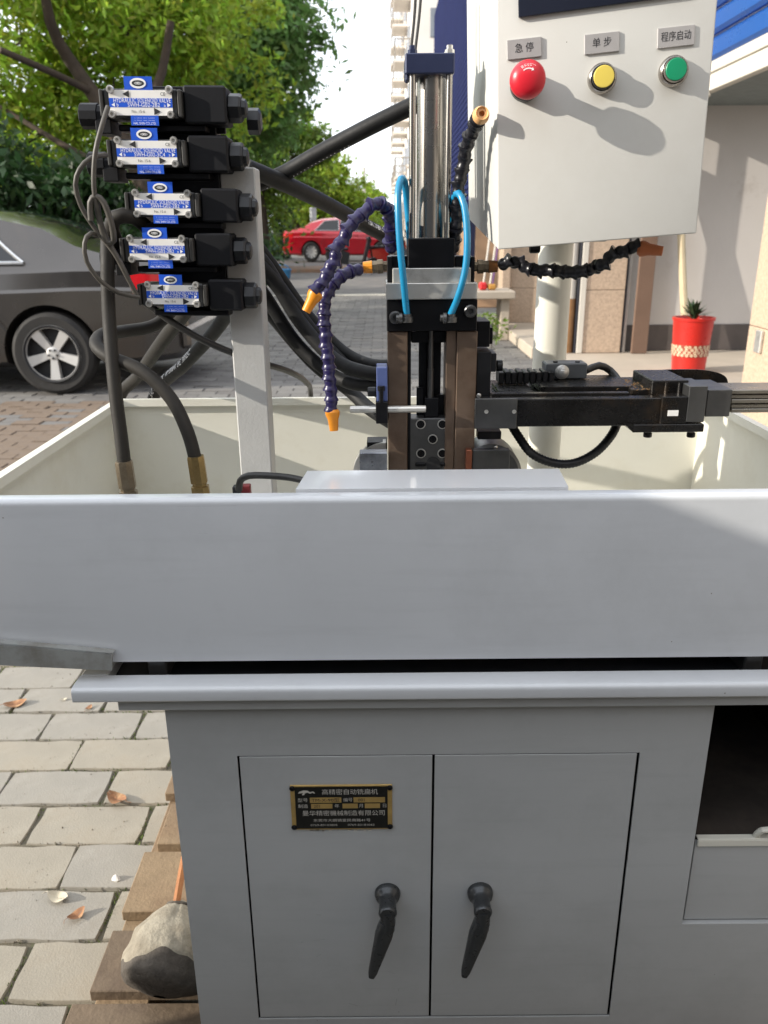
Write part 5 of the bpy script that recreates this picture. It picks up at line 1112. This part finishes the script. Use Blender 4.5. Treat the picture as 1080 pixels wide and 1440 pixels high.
def tree(label, base, trunk, limbs, blobs, mat, size, per, seed, group=None, name='street_tree', dens=1.0):
    """trunk: [(point, radius)...]; limbs: [[(point, radius)...]]; blobs: [(centre, (rx, ry, rz), clumps)]"""
    t = thing(name, base, label, 'tree', group); mb = MB(); r_ = np.random.default_rng(seed)
    def limb(L_):
        pts = [p for p, _ in L_]; rs = [q for _, q in L_]; mb.tube(pts, lambda s: float(np.interp(s * (len(rs) - 1), range(len(rs)), rs)), 9, step=0.25)
    limb(trunk); cents = []; rads = []
    for L_ in limbs: limb(L_)
    for c, rr, k in blobs:
        c = np.array(c, float); rr = np.array(rr, float)
        for i in range(k):
            u = r_.normal(size=3); u /= np.linalg.norm(u); q = c + u * rr * r_.uniform(0.35, 1.0) ** 0.5
            cents.append(q); rads.append(float(np.mean(rr)) * r_.uniform(0.10, 0.20))
            if i % 5 == 0:
                mid = (c + q) / 2 + r_.normal(size=3) * rr * 0.08; mb.tube([trunk[-1][0] if r_.random() < 0.08 else c, mid, q], lambda s: 0.026 * (1 - 0.8 * s) * max(0.5, float(np.mean(rr)) / 2), 5, step=0.4)
    mb.build('trunk', bark, t, smooth=60)
    P, n = leaf_cloud(cents, rads, per, size, seed + 1); cloud_object('crown', P, n, mat, t); return t
A3 = lambda px, py, Y: at(px, py, Y)
# big forked tree behind the grey car
Y1 = 12.0
tr = [(A3(212, 345, Y1) * V(1, 1, 0), 0.17), (A3(210, 300, Y1), 0.16), (A3(195, 240, Y1), 0.14), (A3(160, 180, Y1), 0.13), (A3(165, 170, Y1), 0.12)]
tree('large forked street tree with bare dark limbs and sunlit yellow green leaves', tr[0][0], [tr[0], tr[1], tr[2], tr[3]],
     [[(A3(160, 180, Y1), 0.12), (A3(130, 130, Y1), 0.10), (A3(95, 80, Y1), 0.085), (A3(70, 30, Y1 - .3), 0.07), (A3(55, -60, Y1 - .5), 0.05)], [(A3(180, 215, Y1), 0.09), (A3(205, 160, Y1), 0.075), (A3(228, 100, Y1), 0.06), (A3(240, 30, Y1), 0.05)], [(A3(130, 130, Y1), 0.05), (A3(80, 105, Y1 - .5), 0.045), (A3(0, 70, Y1 - 1), 0.04)], [(A3(185, 250, Y1), 0.05), (A3(100, 210, Y1), 0.04), (A3(0, 150, Y1 + .3), 0.03)]],
     [(A3(30, 60, Y1 + 1.2), (1.7, 1.3, 1.3), 60), (A3(170, 40, Y1 + 1.6), (1.6, 1.3, 1.1), 60), (A3(60, 190, Y1 + 1.8), (1.5, 0.9, 0.8), 42), (A3(270, 70, Y1 + 2.2), (1.4, 1.2, 1.3), 60), (A3(-120, 60, Y1), (1.6, 1.5, 2.0), 40), (A3(120, -120, Y1), (3.0, 1.8, 1.3), 60)], leafs[0], 0.075, 95, 11)
Y2 = 17.0
tr = [(A3(300, 345, Y2) * V(1, 1, 0), 0.20), (A3(298, 290, Y2), 0.18), (A3(305, 200, Y2), 0.15), (A3(300, 120, Y2), 0.12)]
tree('dense blue green tree whose crown edge stands against the white sky', tr[0][0], tr, [[(A3(300, 160, Y2), 0.1), (A3(350, 90, Y2), 0.08), (A3(390, 40, Y2), 0.05)]],
     [(A3(305, 30, Y2), (2.0, 1.8, 1.7), 80), (A3(360, 110, Y2 - .3), (1.1, 1.1, 1.4), 60), (A3(392, 55, Y2), (0.75, 0.8, 1.0), 40), (A3(320, 190, Y2), (1.3, 1.2, 0.9), 45), (A3(255, -90, Y2), (2.6, 2.0, 1.8), 55), (A3(240, 170, Y2 + 1), (1.8, 1.3, 1.2), 45)], leafs[3], 0.085, 95, 23)
Y3 = 27.0
tr = [(A3(372, 352, Y3) * V(1, 1, 0), 0.20), (A3(370, 310, Y3), 0.17), (A3(365, 270, Y3), 0.14), (A3(360, 235, Y3), 0.1)]
tree('mid green street tree with a leaning dark trunk beyond the valve post', tr[0][0], tr, [[(A3(366, 270, Y3), 0.1), (A3(395, 240, Y3), 0.07), (A3(420, 215, Y3), 0.05)]],
     [(A3(395, 225, Y3), (1.7, 1.4, 1.3), 60), (A3(350, 215, Y3 + 1), (1.9, 1.4, 1.4), 55), (A3(420, 195, Y3), (1.0, 0.9, 1.0), 35)], leafs[1], 0.10, 85, 31)
Y4 = 46.0
tr = [(A3(424, 352, Y4) * V(1, 1, 0), 0.22), (A3(420, 325, Y4), 0.2), (A3(412, 305, Y4), 0.17), (A3(425, 275, Y4), 0.12)]
tree('rounded bright green tree above the roof of the red car', tr[0][0], tr, [],
     [(A3(455, 262, Y4), (2.1, 1.7, 1.7), 70), (A3(484, 292, Y4), (1.3, 1.2, 1.1), 40), (A3(425, 280, Y4), (1.6, 1.3, 1.2), 45), (A3(462, 252, Y4), (1.0, 1.0, 0.9), 25)], leafs[0], 0.13, 90, 41)
Y5 = 85.0
tr = [(A3(520, 345, Y5) * V(1, 1, 0), 0.25), (A3(520, 315, Y5), 0.2), (A3(520, 290, Y5), 0.15)]
tree('small far yellow green tree at the end of the street', tr[0][0], tr, [], [(A3(520, 285, Y5), (1.5, 1.5, 1.7), 60), (A3(517, 305, Y5), (2.0, 1.6, 1.3), 40)], leafs[0], 0.2, 80, 51)
for k, (px, py, Y, rx, rz_, mt, lab_) in enumerate(((496, 312, 70, 1.9, 1.6, 1, 'mid green tree standing between the rounded tree and the far one'), (455, 305, 60, 3.0, 2.0, 2, 'dark green tree behind the red car roof'), (300, 270, 40, 3.4, 3.0, 2, 'dark green tree filling the gap behind the valve post'), (90, 250, 28, 5.0, 3.0, 2, 'dark green tree behind the forked tree trunk'), (230, 260, 30, 3.6, 2.6, 1, 'mid green tree showing between the forked trunk and the valves'))):
    c = A3(px, py, Y); b_ = V(c[0], c[1], 0)
    tree(lab_, b_, [(b_, 0.2), (V(c[0] + .1, c[1], c[2] * 0.5), 0.17), (c, 0.12)], [], [(c, (rx, rx * 0.8, rz_), 90), (c + V(rx * .5, 0, -.6 * rz_), (rx * .7, rx * .6, rz_ * .6), 40), (c + V(-rx * .6, 0, -.5 * rz_), (rx * .7, rx * .6, rz_ * .6), 40)], leafs[mt], 0.13, 75, 60 + k)
# street trees outside the frame that shade the road and the grey car
for k, (x, y, h, r0) in enumerate(((-13, 6.9, 4.4, 2.0), (-13, 15.5, 4.4, 2.2), (-13, 23, 4.6, 2.4), (-14, 31, 5.0, 2.6))):
    b_ = V(x, y, 0)
    tree(('broad street tree of the shading row level with the grey car nose', 'broad street tree of the shading row level with the forked tree', 'broad street tree of the shading row level with the road line', 'farthest broad street tree of the shading row')[k], b_, [(b_, 0.18), (V(x + .1, y, 1.6), 0.15), (V(x, y, h * .7), 0.1)], [], [(V(x, y, h * 0.72), (r0, r0, h * 0.42), 130)], leafs[1], 0.12, 60, 80 + k, group='street trees in the row left of the grey car')
# shrubs behind the grey car
def shrub(label, c, rr, k, mat, size, seed):
    t = thing('shrub', (c[0], c[1], 0), label, 'shrub', 'shrubs behind the grey car'); r_ = np.random.default_rng(seed); cents = []; mb = MB()
    for i in range(k):
        u = r_.normal(size=3); u /= np.linalg.norm(u); q = np.array(c) + u * np.array(rr) * r_.uniform(0.4, 1) ** 0.5; q[2] = max(0.15, q[2]); cents.append(q)
        if i % 3 == 0: mb.tube([(c[0], c[1], 0.0), ((c[0] + q[0]) / 2, (c[1] + q[1]) / 2, q[2] * .6), q], lambda s: 0.018 * (1 - .7 * s), 5, step=0.3)
    mb.build('stem', bark, t); P, n = leaf_cloud(cents, [float(np.mean(rr)) * 0.16] * k, 70, size, seed); cloud_object('foliage', P, n, mat, t)
c = A3(60, 275, 10.2); shrub('dark leafy shrub above the grey car boot', (c[0], c[1], 1.35), (1.15, 0.7, 0.75), 60, leafs[2], 0.075, 91)
c = A3(-60, 250, 10.4); shrub('tall dark shrub above the grey car rear window', (c[0], c[1], 1.5), (1.2, 0.7, 1.0), 55, leafs[2], 0.075, 92)
c = A3(230, 300, 12.5); shrub('low dark shrub showing between the valves', (c[0], c[1], 0.9), (1.6, 0.7, 0.75), 60, leafs[2], 0.075, 93)

# ------------------------------------------------------------------ street furniture, odds and ends
post_ = thing('marker_post', (A3(441, 320, 42)[0], 42, 0), 'white marker post with a yellow band under the trees', 'post')
p = ORG[post_.name]; MB().cyl(p, p + V(0, 0, 2.35), 0.16, n=14).build('pole', white_paint, post_); MB().box(p + V(0.2, -0.1, 0.9), p + V(0.7, 0.05, 1.7), 0.02).build('yellow_sign', M('yellow_sign', C(214, 160, 40), 0.5), post_)
pole = MB().cyl((A3(513, 330, 60)[0], 60, 0), (A3(513, 330, 60)[0], 60, 5.4), 0.11, n=10).build('lamp_pole', M('pole_grey', C(190, 188, 180), 0.5)); tag(pole, 'slim pale pole between the far trees', 'pole')
blue_pl = M('blue_plastic', C(56, 128, 176), 0.45, var=0.1, vscale=6)
q = atz(398, 392, 0); bc = thing('plastic_basin', q, 'small light blue plastic basin lying on the street pavers', 'basin')
mb = MB(); mb.lathe(q + V(0, 0, 0.01), (0, 0, 1), [(0.20, 0), (0.24, 0.22), (0.26, 0.23), (0.25, 0.25), (0.22, 0.24), (0.18, 0.03), (0.0, 0.02)], 24, cap=False); mb.build('bowl', blue_pl, bc); MB().tube([q + V(-0.22, 0, 0.24), q + V(-0.1, 0, 0.36), q + V(0.1, 0, 0.36), q + V(0.22, 0, 0.24)], 0.012, 6, step=0.05).build('basin_handle', blue_pl, bc)
q = atz(232, 470, 0); tp = thing('blue_bucket', q, 'dark blue plastic bucket standing behind the grey car boot', 'bucket')
mb = MB(); mb.lathe(q, (0, 0, 1), [(0.15, 0), (0.19, 0.32), (0.2, 0.32), (0.2, 0.35), (0.18, 0.34), (0.14, 0.03), (0, 0.02)], 24, cap=False); mb.build('bucket_shell', M('navy_plastic', C(36, 52, 120), 0.4), tp); MB().tube([q + V(-0.19, 0, 0.33), q + V(-.1, 0, .44), q + V(.1, 0, .44), q + V(0.19, 0, 0.33)], 0.006, 6, step=.05).build('bucket_handle', steel, tp)

# ------------------------------------------------------------------ buildings
apt_wall_hazed = M('hazed_apartment_render', C(222, 214, 204), 0.85, var=0.06, vscale=0.6)  # wall colour lightened in place of the bright street haze
win_dark = M('window_dark', C(120, 124, 130), 0.3, var=0.1, vscale=0.5)
rail_m = M('balcony_rail', C(150, 142, 132), 0.6)
apt = thing('apartment_block', (8, 62, 0), 'tall haze-paled apartment block with railed balconies beyond the cylinder', 'building')
X0 = 1.75
MB().box((X0, 50, 0), (16, 78, 19.5), 0.05).build('wall', apt_wall_hazed, apt)
for fl in range(6):
    z = 1.2 + fl * 3.05
    for k in range(4):
        y = 51.5 + k * 6.2
        w = MB().box((X0 - 0.06, y + 2.9, z + 0.9), (X0 + 0.02, y + 4.5, z + 2.4), 0.02).build('window', win_dark, apt)
        MB().box((X0 - 0.16, y + 2.8, z + 0.78), (X0 - 0.001, y + 4.6, z + 0.88), 0.01).build('sill', apt_wall_hazed, w)
        b = MB().box((X0 - 0.95, y - 0.6, z - 0.12), (X0 - 0.002, y + 2.2, z + 0.02), 0.01).build('balcony', apt_wall_hazed, apt)
        rl = MB(); 
        for q in range(13): yy = y - 0.55 + q * 0.223; rl.box((X0 - 0.93, yy, z + 0.021), (X0 - 0.89, yy + 0.04, z + 1.0))
        for q in range(5): xx = X0 - 0.9 + q * 0.2; rl.box((xx, y - 0.58, z + 0.021), (xx + 0.04, y - 0.54, z + 1.0))
        rl.box((X0 - 0.95, y - 0.6, z + 1.0), (X0 - 0.87, y + 2.2, z + 1.06)); rl.box((X0 - 0.87, y - 0.6, z + 1.001), (X0 - 0.003, y - 0.52, z + 1.059)); rl.build('railing', rail_m, b)
        MB().box((X0 - 0.05, y + 0.2, z + 0.05), (X0 + 0.02, y + 1.6, z + 2.2), 0.02).build('balcony_door', win_dark, apt)
    for k in range(5): MB().box((X0 + 1.0 + k * 2.6, 49.94, z + 0.9), (X0 + 2.3 + k * 2.6, 50.02, z + 2.3), 0.02).build('window', win_dark, apt)
MB().box((X0 - 0.4, 49.6, 19.5), (16.4, 78.4, 19.8), 0.05).build('roof', apt_wall_hazed, apt)

# navy clad shop block along the street, right side
navy_glass = M('navy_cladding', C(32, 38, 76), 0.85, 0.0, spec=0.05, var=0.1, vscale=0.8)
nb = thing('navy_building', (5.5, 30, 0), 'dark navy clad building with fine horizontal ribs along the street', 'building')
NX = 2.55; MB().box((NX, 18, 0), (9, 42, 10.6), 0.02).build('wall', M('navy_wall', C(16, 19, 38), 0.9, spec=0.05, var=0.1, vscale=0.8), nb)
cl = MB()
for k in range(54): z = 1.9 + k * 0.16; cl.box((NX - 0.05, 17.98, z), (NX - 0.002, 42, z + 0.13), 0.006)
o = cl.build('cladding_rib', navy_glass, nb); o['kind'] = 'stuff'
for k in range(4): MB().box((NX - 0.04, 19 + k * 5.8, 0.05), (NX - 0.002, 22.4 + k * 5.8, 1.85), 0.02).build('shop_door', M('wood_shutter', C(150, 118, 88), 0.7, var=0.15, vscale=1.5), nb)

# shop with granite pillars and white wall on the right
granite = M('granite_facing', C(182, 160, 138), 0.6, var=0.2, vscale=55, speck=(160, 0.3, C(120, 104, 92)), bump=0.1, bscale=200)
plaster = M('white_plaster', C(196, 190, 184), 0.8, var=0.05, vscale=1.3, bump=0.15, bscale=40, col2=C(160, 150, 140), mix=(0.6, 0.85), speck=(4, 0.03, C(110, 96, 84)))
base_mat = M('dark_skirting', C(84, 76, 72), 0.7, var=0.25, vscale=3)
blue_sheet = M('blue_corrugated_sheet', C(38, 92, 168), 0.3, 0.25, var=0.06, vscale=1.2)
white_trim = M('white_trim', C(206, 200, 188), 0.45, var=0.05, vscale=2)
WY = 7.0; STEP = 0.25
shop = thing('shop_front', (2.6, 6.6, 0), 'shop front with white wall, granite pillars and a blue corrugated canopy', 'building')
wx0, wx1 = at(884, 400, WY)[0], at(1075, 400, WY)[0] + 1.2
MB().box((wx0, WY, STEP), (wx1, WY + 0.2, 4.2), 0.004).build('wall', plaster, shop)
MB().box((wx0 + 0.001, WY - 0.012, STEP + 0.001), (wx1, WY - 0.0005, STEP + 0.22), 0.002).build('skirting', base_mat, shop)
MB().box((at(830, 520, 5.5)[0], 5.35, 0), (wx1 + 0.5, WY + 0.15, STEP - 0.002), 0.01).build('step', M('step_stone', C(176, 164, 148), 0.8, var=0.1, vscale=3), shop)
def slabs(nm, x0, x1, y, d, z0, z1, h, zoff=0.0):
    z = z0; first = True
    while z < z1 - 0.01:
        zz = min(z1, z + (h if not first else h - zoff)); first = False
        MB().box((x0, y, z + 0.002), (x1, y + d, zz - 0.002), 0.003).build(nm, granite, shop); z = zz
pa, pb_ = at(822, 430, 6.9)[0], at(876, 430, 6.9)[0]
slabs('granite_slab', pa, pb_, 6.88, 0.3, STEP, 3.4, 0.62, 0.10)
MB().box((pb_ + 0.001, 6.90, STEP), (pb_ + 0.022, 6.96, 3.4), 0.002).build('door_frame', M('dark_frame', C(40, 42, 50), 0.4), shop); MB().box((pb_ + 0.0225, 6.89, STEP), (pb_ + 0.045, 6.97, 3.4), 0.002).build('door_frame', M('alu_frame', C(170, 168, 164), 0.35, 0.6), shop)
MB().box((pa - 0.05, 6.87, STEP), (pa - 0.002, 6.97, 3.4), 0.003).build('door_frame', white_trim, shop); MB().box((pa - 0.07, 6.88, STEP), (pa - 0.051, 6.97, 3.4), 0.002).build('door_frame', M('dark_frame', C(40, 42, 50), 0.4), shop)
dp_ = MB().cyl((pa - 0.12, 6.94, STEP + 0.45), (pa - 0.12, 6.94, 3.6), 0.05, n=16).build('downpipe', white_trim, shop); MB().cyl((pa - 0.12, 6.94, STEP), (pa - 0.12, 6.94, STEP + 0.449), 0.052, n=16).build('downpipe_foot', M('rusty_pipe', C(150, 112, 74), 0.7, 0.2, var=0.2, vscale=8), shop)
# wall between far pillar and pilaster, far pillar
fa, fb = at(716, 400, 10.5)[0], at(768, 400, 10.5)[0]
slabs('granite_slab', fa, fb + 0.3, 10.5, 0.3, 0.12, 3.4, 0.55, 0.12)
MB().box((fa - 0.10, 10.42, 0.12), (fa - 0.002, 10.8, 3.4), 0.004).build('pillar_edge', granite, shop)
MB().box((fa - 0.1, 8.2, 0), (fb + 0.35, 11.6, 0.12), 0.01).build('plinth', M('step_stone', C(176, 164, 148), 0.8), shop)
MB().box((fb + 0.301, 10.3, 0.0), (wx1 + 1, 10.6, 4.0), 0.004).build('wall', plaster, shop)
# near pillar
na_ = at(1052, 470, 4.6)[0]
slabs('granite_slab', na_, na_ + 0.6, 3.95, 0.65, 0, 2.09, 0.78, 0.05)
ln = MB().box((na_ - 0.02, 4.40, 0.60), (na_ - 0.001, 4.47, 0.72), 0.004).build('latch_plate', steel, shop)
# canopy: white beam and blue corrugated sheet running along the street
r1 = (1005 - 537) / (324.0 - 140)
CZ = 2.10; CX = r1 * (CZ - CAM_H)
MB().box((CX, 2.6, CZ), (CX + 0.06, 12, CZ + 0.10), 0.004).build('canopy_beam', white_trim, shop); MB().box((CX - 0.012, 2.6, CZ + 0.104), (CX + 0.05, 12, CZ + 0.17), 0.004).build('canopy_beam', white_trim, shop)
sh_ = MB(); 
for k in range(13): z = CZ + 0.175 + k * 0.155; sh_.box((CX - 0.025, 2.6, z), (CX + 0.04, 12, z + 0.125), 0.02); sh_.box((CX + 0.02, 2.6, z + 0.126), (CX + 0.04, 12, z + 0.154), 0.004)
sh_.build('corrugated_sheet', blue_sheet, shop)
MB().box((CX + 0.061, 2.6, CZ + 0.06), (CX + 1.6, 12, CZ + 0.12), 0.004).build('soffit', M('soffit_grey', C(120, 128, 128), 0.7), shop)
p = V(CX - 0.02, at(1025, 130, 5)[1], CZ); MB().box((CX - 0.03, 5.9, CZ - 0.03), (CX + 0.03, 6.3, CZ + 0.012), 0.008).build('bracket', white_trim, shop)

MB().box((2.75, -7.5, 0), (3.4, 3.9, 5.2), 0.01).build('wall', M('side_facade', C(140, 134, 128), 0.85, var=0.1, vscale=1), shop)
# planks, pole, pot, broom
wb = MB(); a0 = at(895, 500, 6.8); wb.box((a0[0] - 0.04, 6.82, STEP + 0.001), (a0[0] + 0.09, 6.85, 2.2), 0.003); o = wb.build('wooden_plank', M('tan_plank', C(112, 88, 72), 0.75, var=0.12, vscale=4, bump=0.2, bscale=60)); tag(o, 'tan wooden plank leaning upright against the shop wall beside the pilaster', 'plank')
b0, b1 = at(965, 470, 6.85), at(955, 300, 6.9); bm_p = MB(); bm_p.tube([V(b0[0] + .01, 6.82, STEP + 0.001), (b0 + b1) / 2, V(b1[0] - .03, 6.95, b1[2] + .4)], 0.032, 10, step=0.2)
for k in range(5): t_ = 0.15 + 0.17 * k; q_ = b0 * (1 - t_) + b1 * t_
o = bm_p.build('bamboo_pole', M('bamboo', C(196, 180, 148), 0.5, var=0.1, vscale=8)); tag(o, 'pale bamboo pole leaning on the white wall behind the flower pot', 'pole')
pq = atz(967, 522, STEP); PH_ = at(967, 446, pq[1])[2] - STEP; PR = 0.5 * (at(996, 450, pq[1])[0] - at(941, 450, pq[1])[0]); PB = 0.5 * (at(985, 520, pq[1])[0] - at(941, 520, pq[1])[0])
pot = thing('flower_pot', (pq[0], pq[1], STEP), 'tall tapered red flower pot with a patterned floral band on the shop step', 'flower pot')
pot_red = M('red_glaze', C(188, 40, 32), 0.3, var=0.06, vscale=4, col2=C(160, 60, 46), mix=(0.62, 0.85))
def pr(f): return PB + (PR - PB) * f
MB().lathe((pq[0], pq[1], STEP), (0, 0, 1), [(PB, 0.0)] + [(pr(f), PH_ * f) for f in (0.3, 0.6, 0.94)] + [(PR * 1.04, PH_ * 0.95), (PR * 1.05, PH_), (PR * 0.93, PH_), (PR * 0.88, PH_ * 0.86), (0.001, PH_ * 0.85)], 40, cap=True).build('pot_body', pot_red, pot)
MB().lathe((pq[0], pq[1], STEP), (0, 0, 1), [(pr(.3) + .001, PH_ * .30), (pr(.3) + .004, PH_ * .305), (pr(.52) + .004, PH_ * .515), (pr(.52) + .001, PH_ * .52)], 40, cap=False).build('pattern_band', M('band_brown', C(150, 66, 48), 0.5), pot)
rs = MB(); r6 = np.random.default_rng(9)
for k in range(96):
    row, ci = k % 4, k // 4; q = 2 * math.pi * (ci + 0.5 * (row % 2)) / 24 + r6.normal(0, .03); f = .335 + .05 * row; rr_ = pr(f) + 0.0055; c0 = V(pq[0] + rr_ * math.cos(q), pq[1] + rr_ * math.sin(q), STEP + PH_ * f); tq = V(-math.sin(q), math.cos(q), 0)
    for i in range(10):
        a0_, a1_ = i * math.pi / 5, (i + 1) * math.pi / 5; e = lambda a, s: c0 + (tq * math.cos(a) + V(0, 0, 1) * math.sin(a)) * s
        rs.face([e(a0_, .0105), e(a1_, .0105), e(a1_, .005), e(a0_, .005)])
o = rs.build('flower_pattern', M('cream_glaze', C(226, 206, 172), 0.5), pot, smooth=0); o['kind'] = 'stuff'
plant = thing('potted_plant', (pq[0], pq[1], STEP + PH_ * .86), 'small dark green leafy plant growing in the red pot', 'plant'); pl_mb = MB(); base_ = V(pq[0], pq[1], STEP + PH_ * 0.86)
green_leaf = M('succulent_leaf', C(52, 72, 46), 0.45, var=0.25, vscale=20, island=0.3)
for k in range(46):
    q = r6.uniform(0, 6.283); el = r6.uniform(0.15, 1.4); l = r6.uniform(0.10, 0.17); d = V(math.cos(q) * math.cos(el), math.sin(q) * math.cos(el), math.sin(el)); b0_ = base_ + V(0, 0, r6.uniform(.0, .07)); s_ = unit(np.cross(d, (0, 0, 1))) * 0.016; m_ = b0_ + d * l * .55 + V(0, 0, .01)
    pl_mb.face([b0_, m_ + s_, b0_ + d * l, m_]); pl_mb.face([b0_, m_, b0_ + d * l, m_ - s_])
pl_mb.build('leaves', green_leaf, plant, smooth=0); MB().tube([base_ - V(0, 0, .002), base_ + V(0, 0, .08)], 0.012, 8, step=.02).build('stem', bark, plant)
# brooms and dustpan by the far pillar
q = at(686, 408, 9.8); q = V(q[0], 9.8, 0.0); bz = at(686, 408, 9.8)[2]
bench = thing('stone_bench', (q[0] - .05, 9.9, 0), 'pale stone slab bench holding brooms beside the far pillar', 'bench'); MB().box((q[0] - .5, 9.6, bz - .09), (q[0] + .30, 10.2, bz - .002), 0.01).build('seat', M('step_stone', C(176, 164, 148), 0.8), bench)
for x in (-.4, .15): MB().box((q[0] + x, 9.7, 0), (q[0] + x + .1, 10.1, bz - .091), 0.006).build('leg', M('step_stone', C(176, 164, 148), 0.8), bench)
broom = thing('broom', (q[0], 9.85, bz), 'red headed broom with white and purple handles leaning in the shop corner', 'broom')
MB().box((q[0] - .10, 9.78, bz), (q[0] - .01, 9.92, bz + .09), 0.02).build('broom_head', M('red_plastic', C(196, 36, 40), 0.45), broom); MB().box((q[0] + .0, 9.78, bz), (q[0] + .10, 9.92, bz + .07), 0.02).build('broom_head', M('tan_bristle', C(176, 128, 60), 0.8), broom)
for k, (x, mt) in enumerate(((-.05, white_trim), (.03, white_trim), (.06, M('purple_handle', C(110, 70, 120), 0.4)))): MB().tube([(q[0] + x, 9.85, bz + .06), (q[0] + x + .06, 9.95, bz + .5), (q[0] + x + .12, 10.1, bz + 1.0)], 0.011, 8, step=.1).build('broom_stick', mt, broom)
door_w = MB().box((at(668, 380, 14)[0], 14, 0), (at(712, 380, 14)[0] + .3, 14.1, 2.6), .01).build('wooden_door', M('tan_door', C(176, 140, 108), 0.7, var=.1, vscale=2)); tag(door_w, 'tan wooden door panel standing behind the brass hose fitting', 'door panel')
fr = thing('street_plant', (at(693, 430, 9.0)[0], 9.0, 0), 'small green weed growing at the foot of the stone bench', 'plant'); c = V(at(693, 436, 9.0)[0], 9.0, .28)
mb = MB(); mb.tube([(c[0], 9.0, 0), c], 0.006, 5, step=.1); mb.build('stem', bark, fr); P, n = leaf_cloud([c + V(x, 0, z) for x, z in ((-.1, -.08), (0, 0), (.1, -.06), (.02, -.16), (-.05, .06))], [.05] * 5, 40, .03, 99); cloud_object('foliage', P, n, leafs[1], fr)
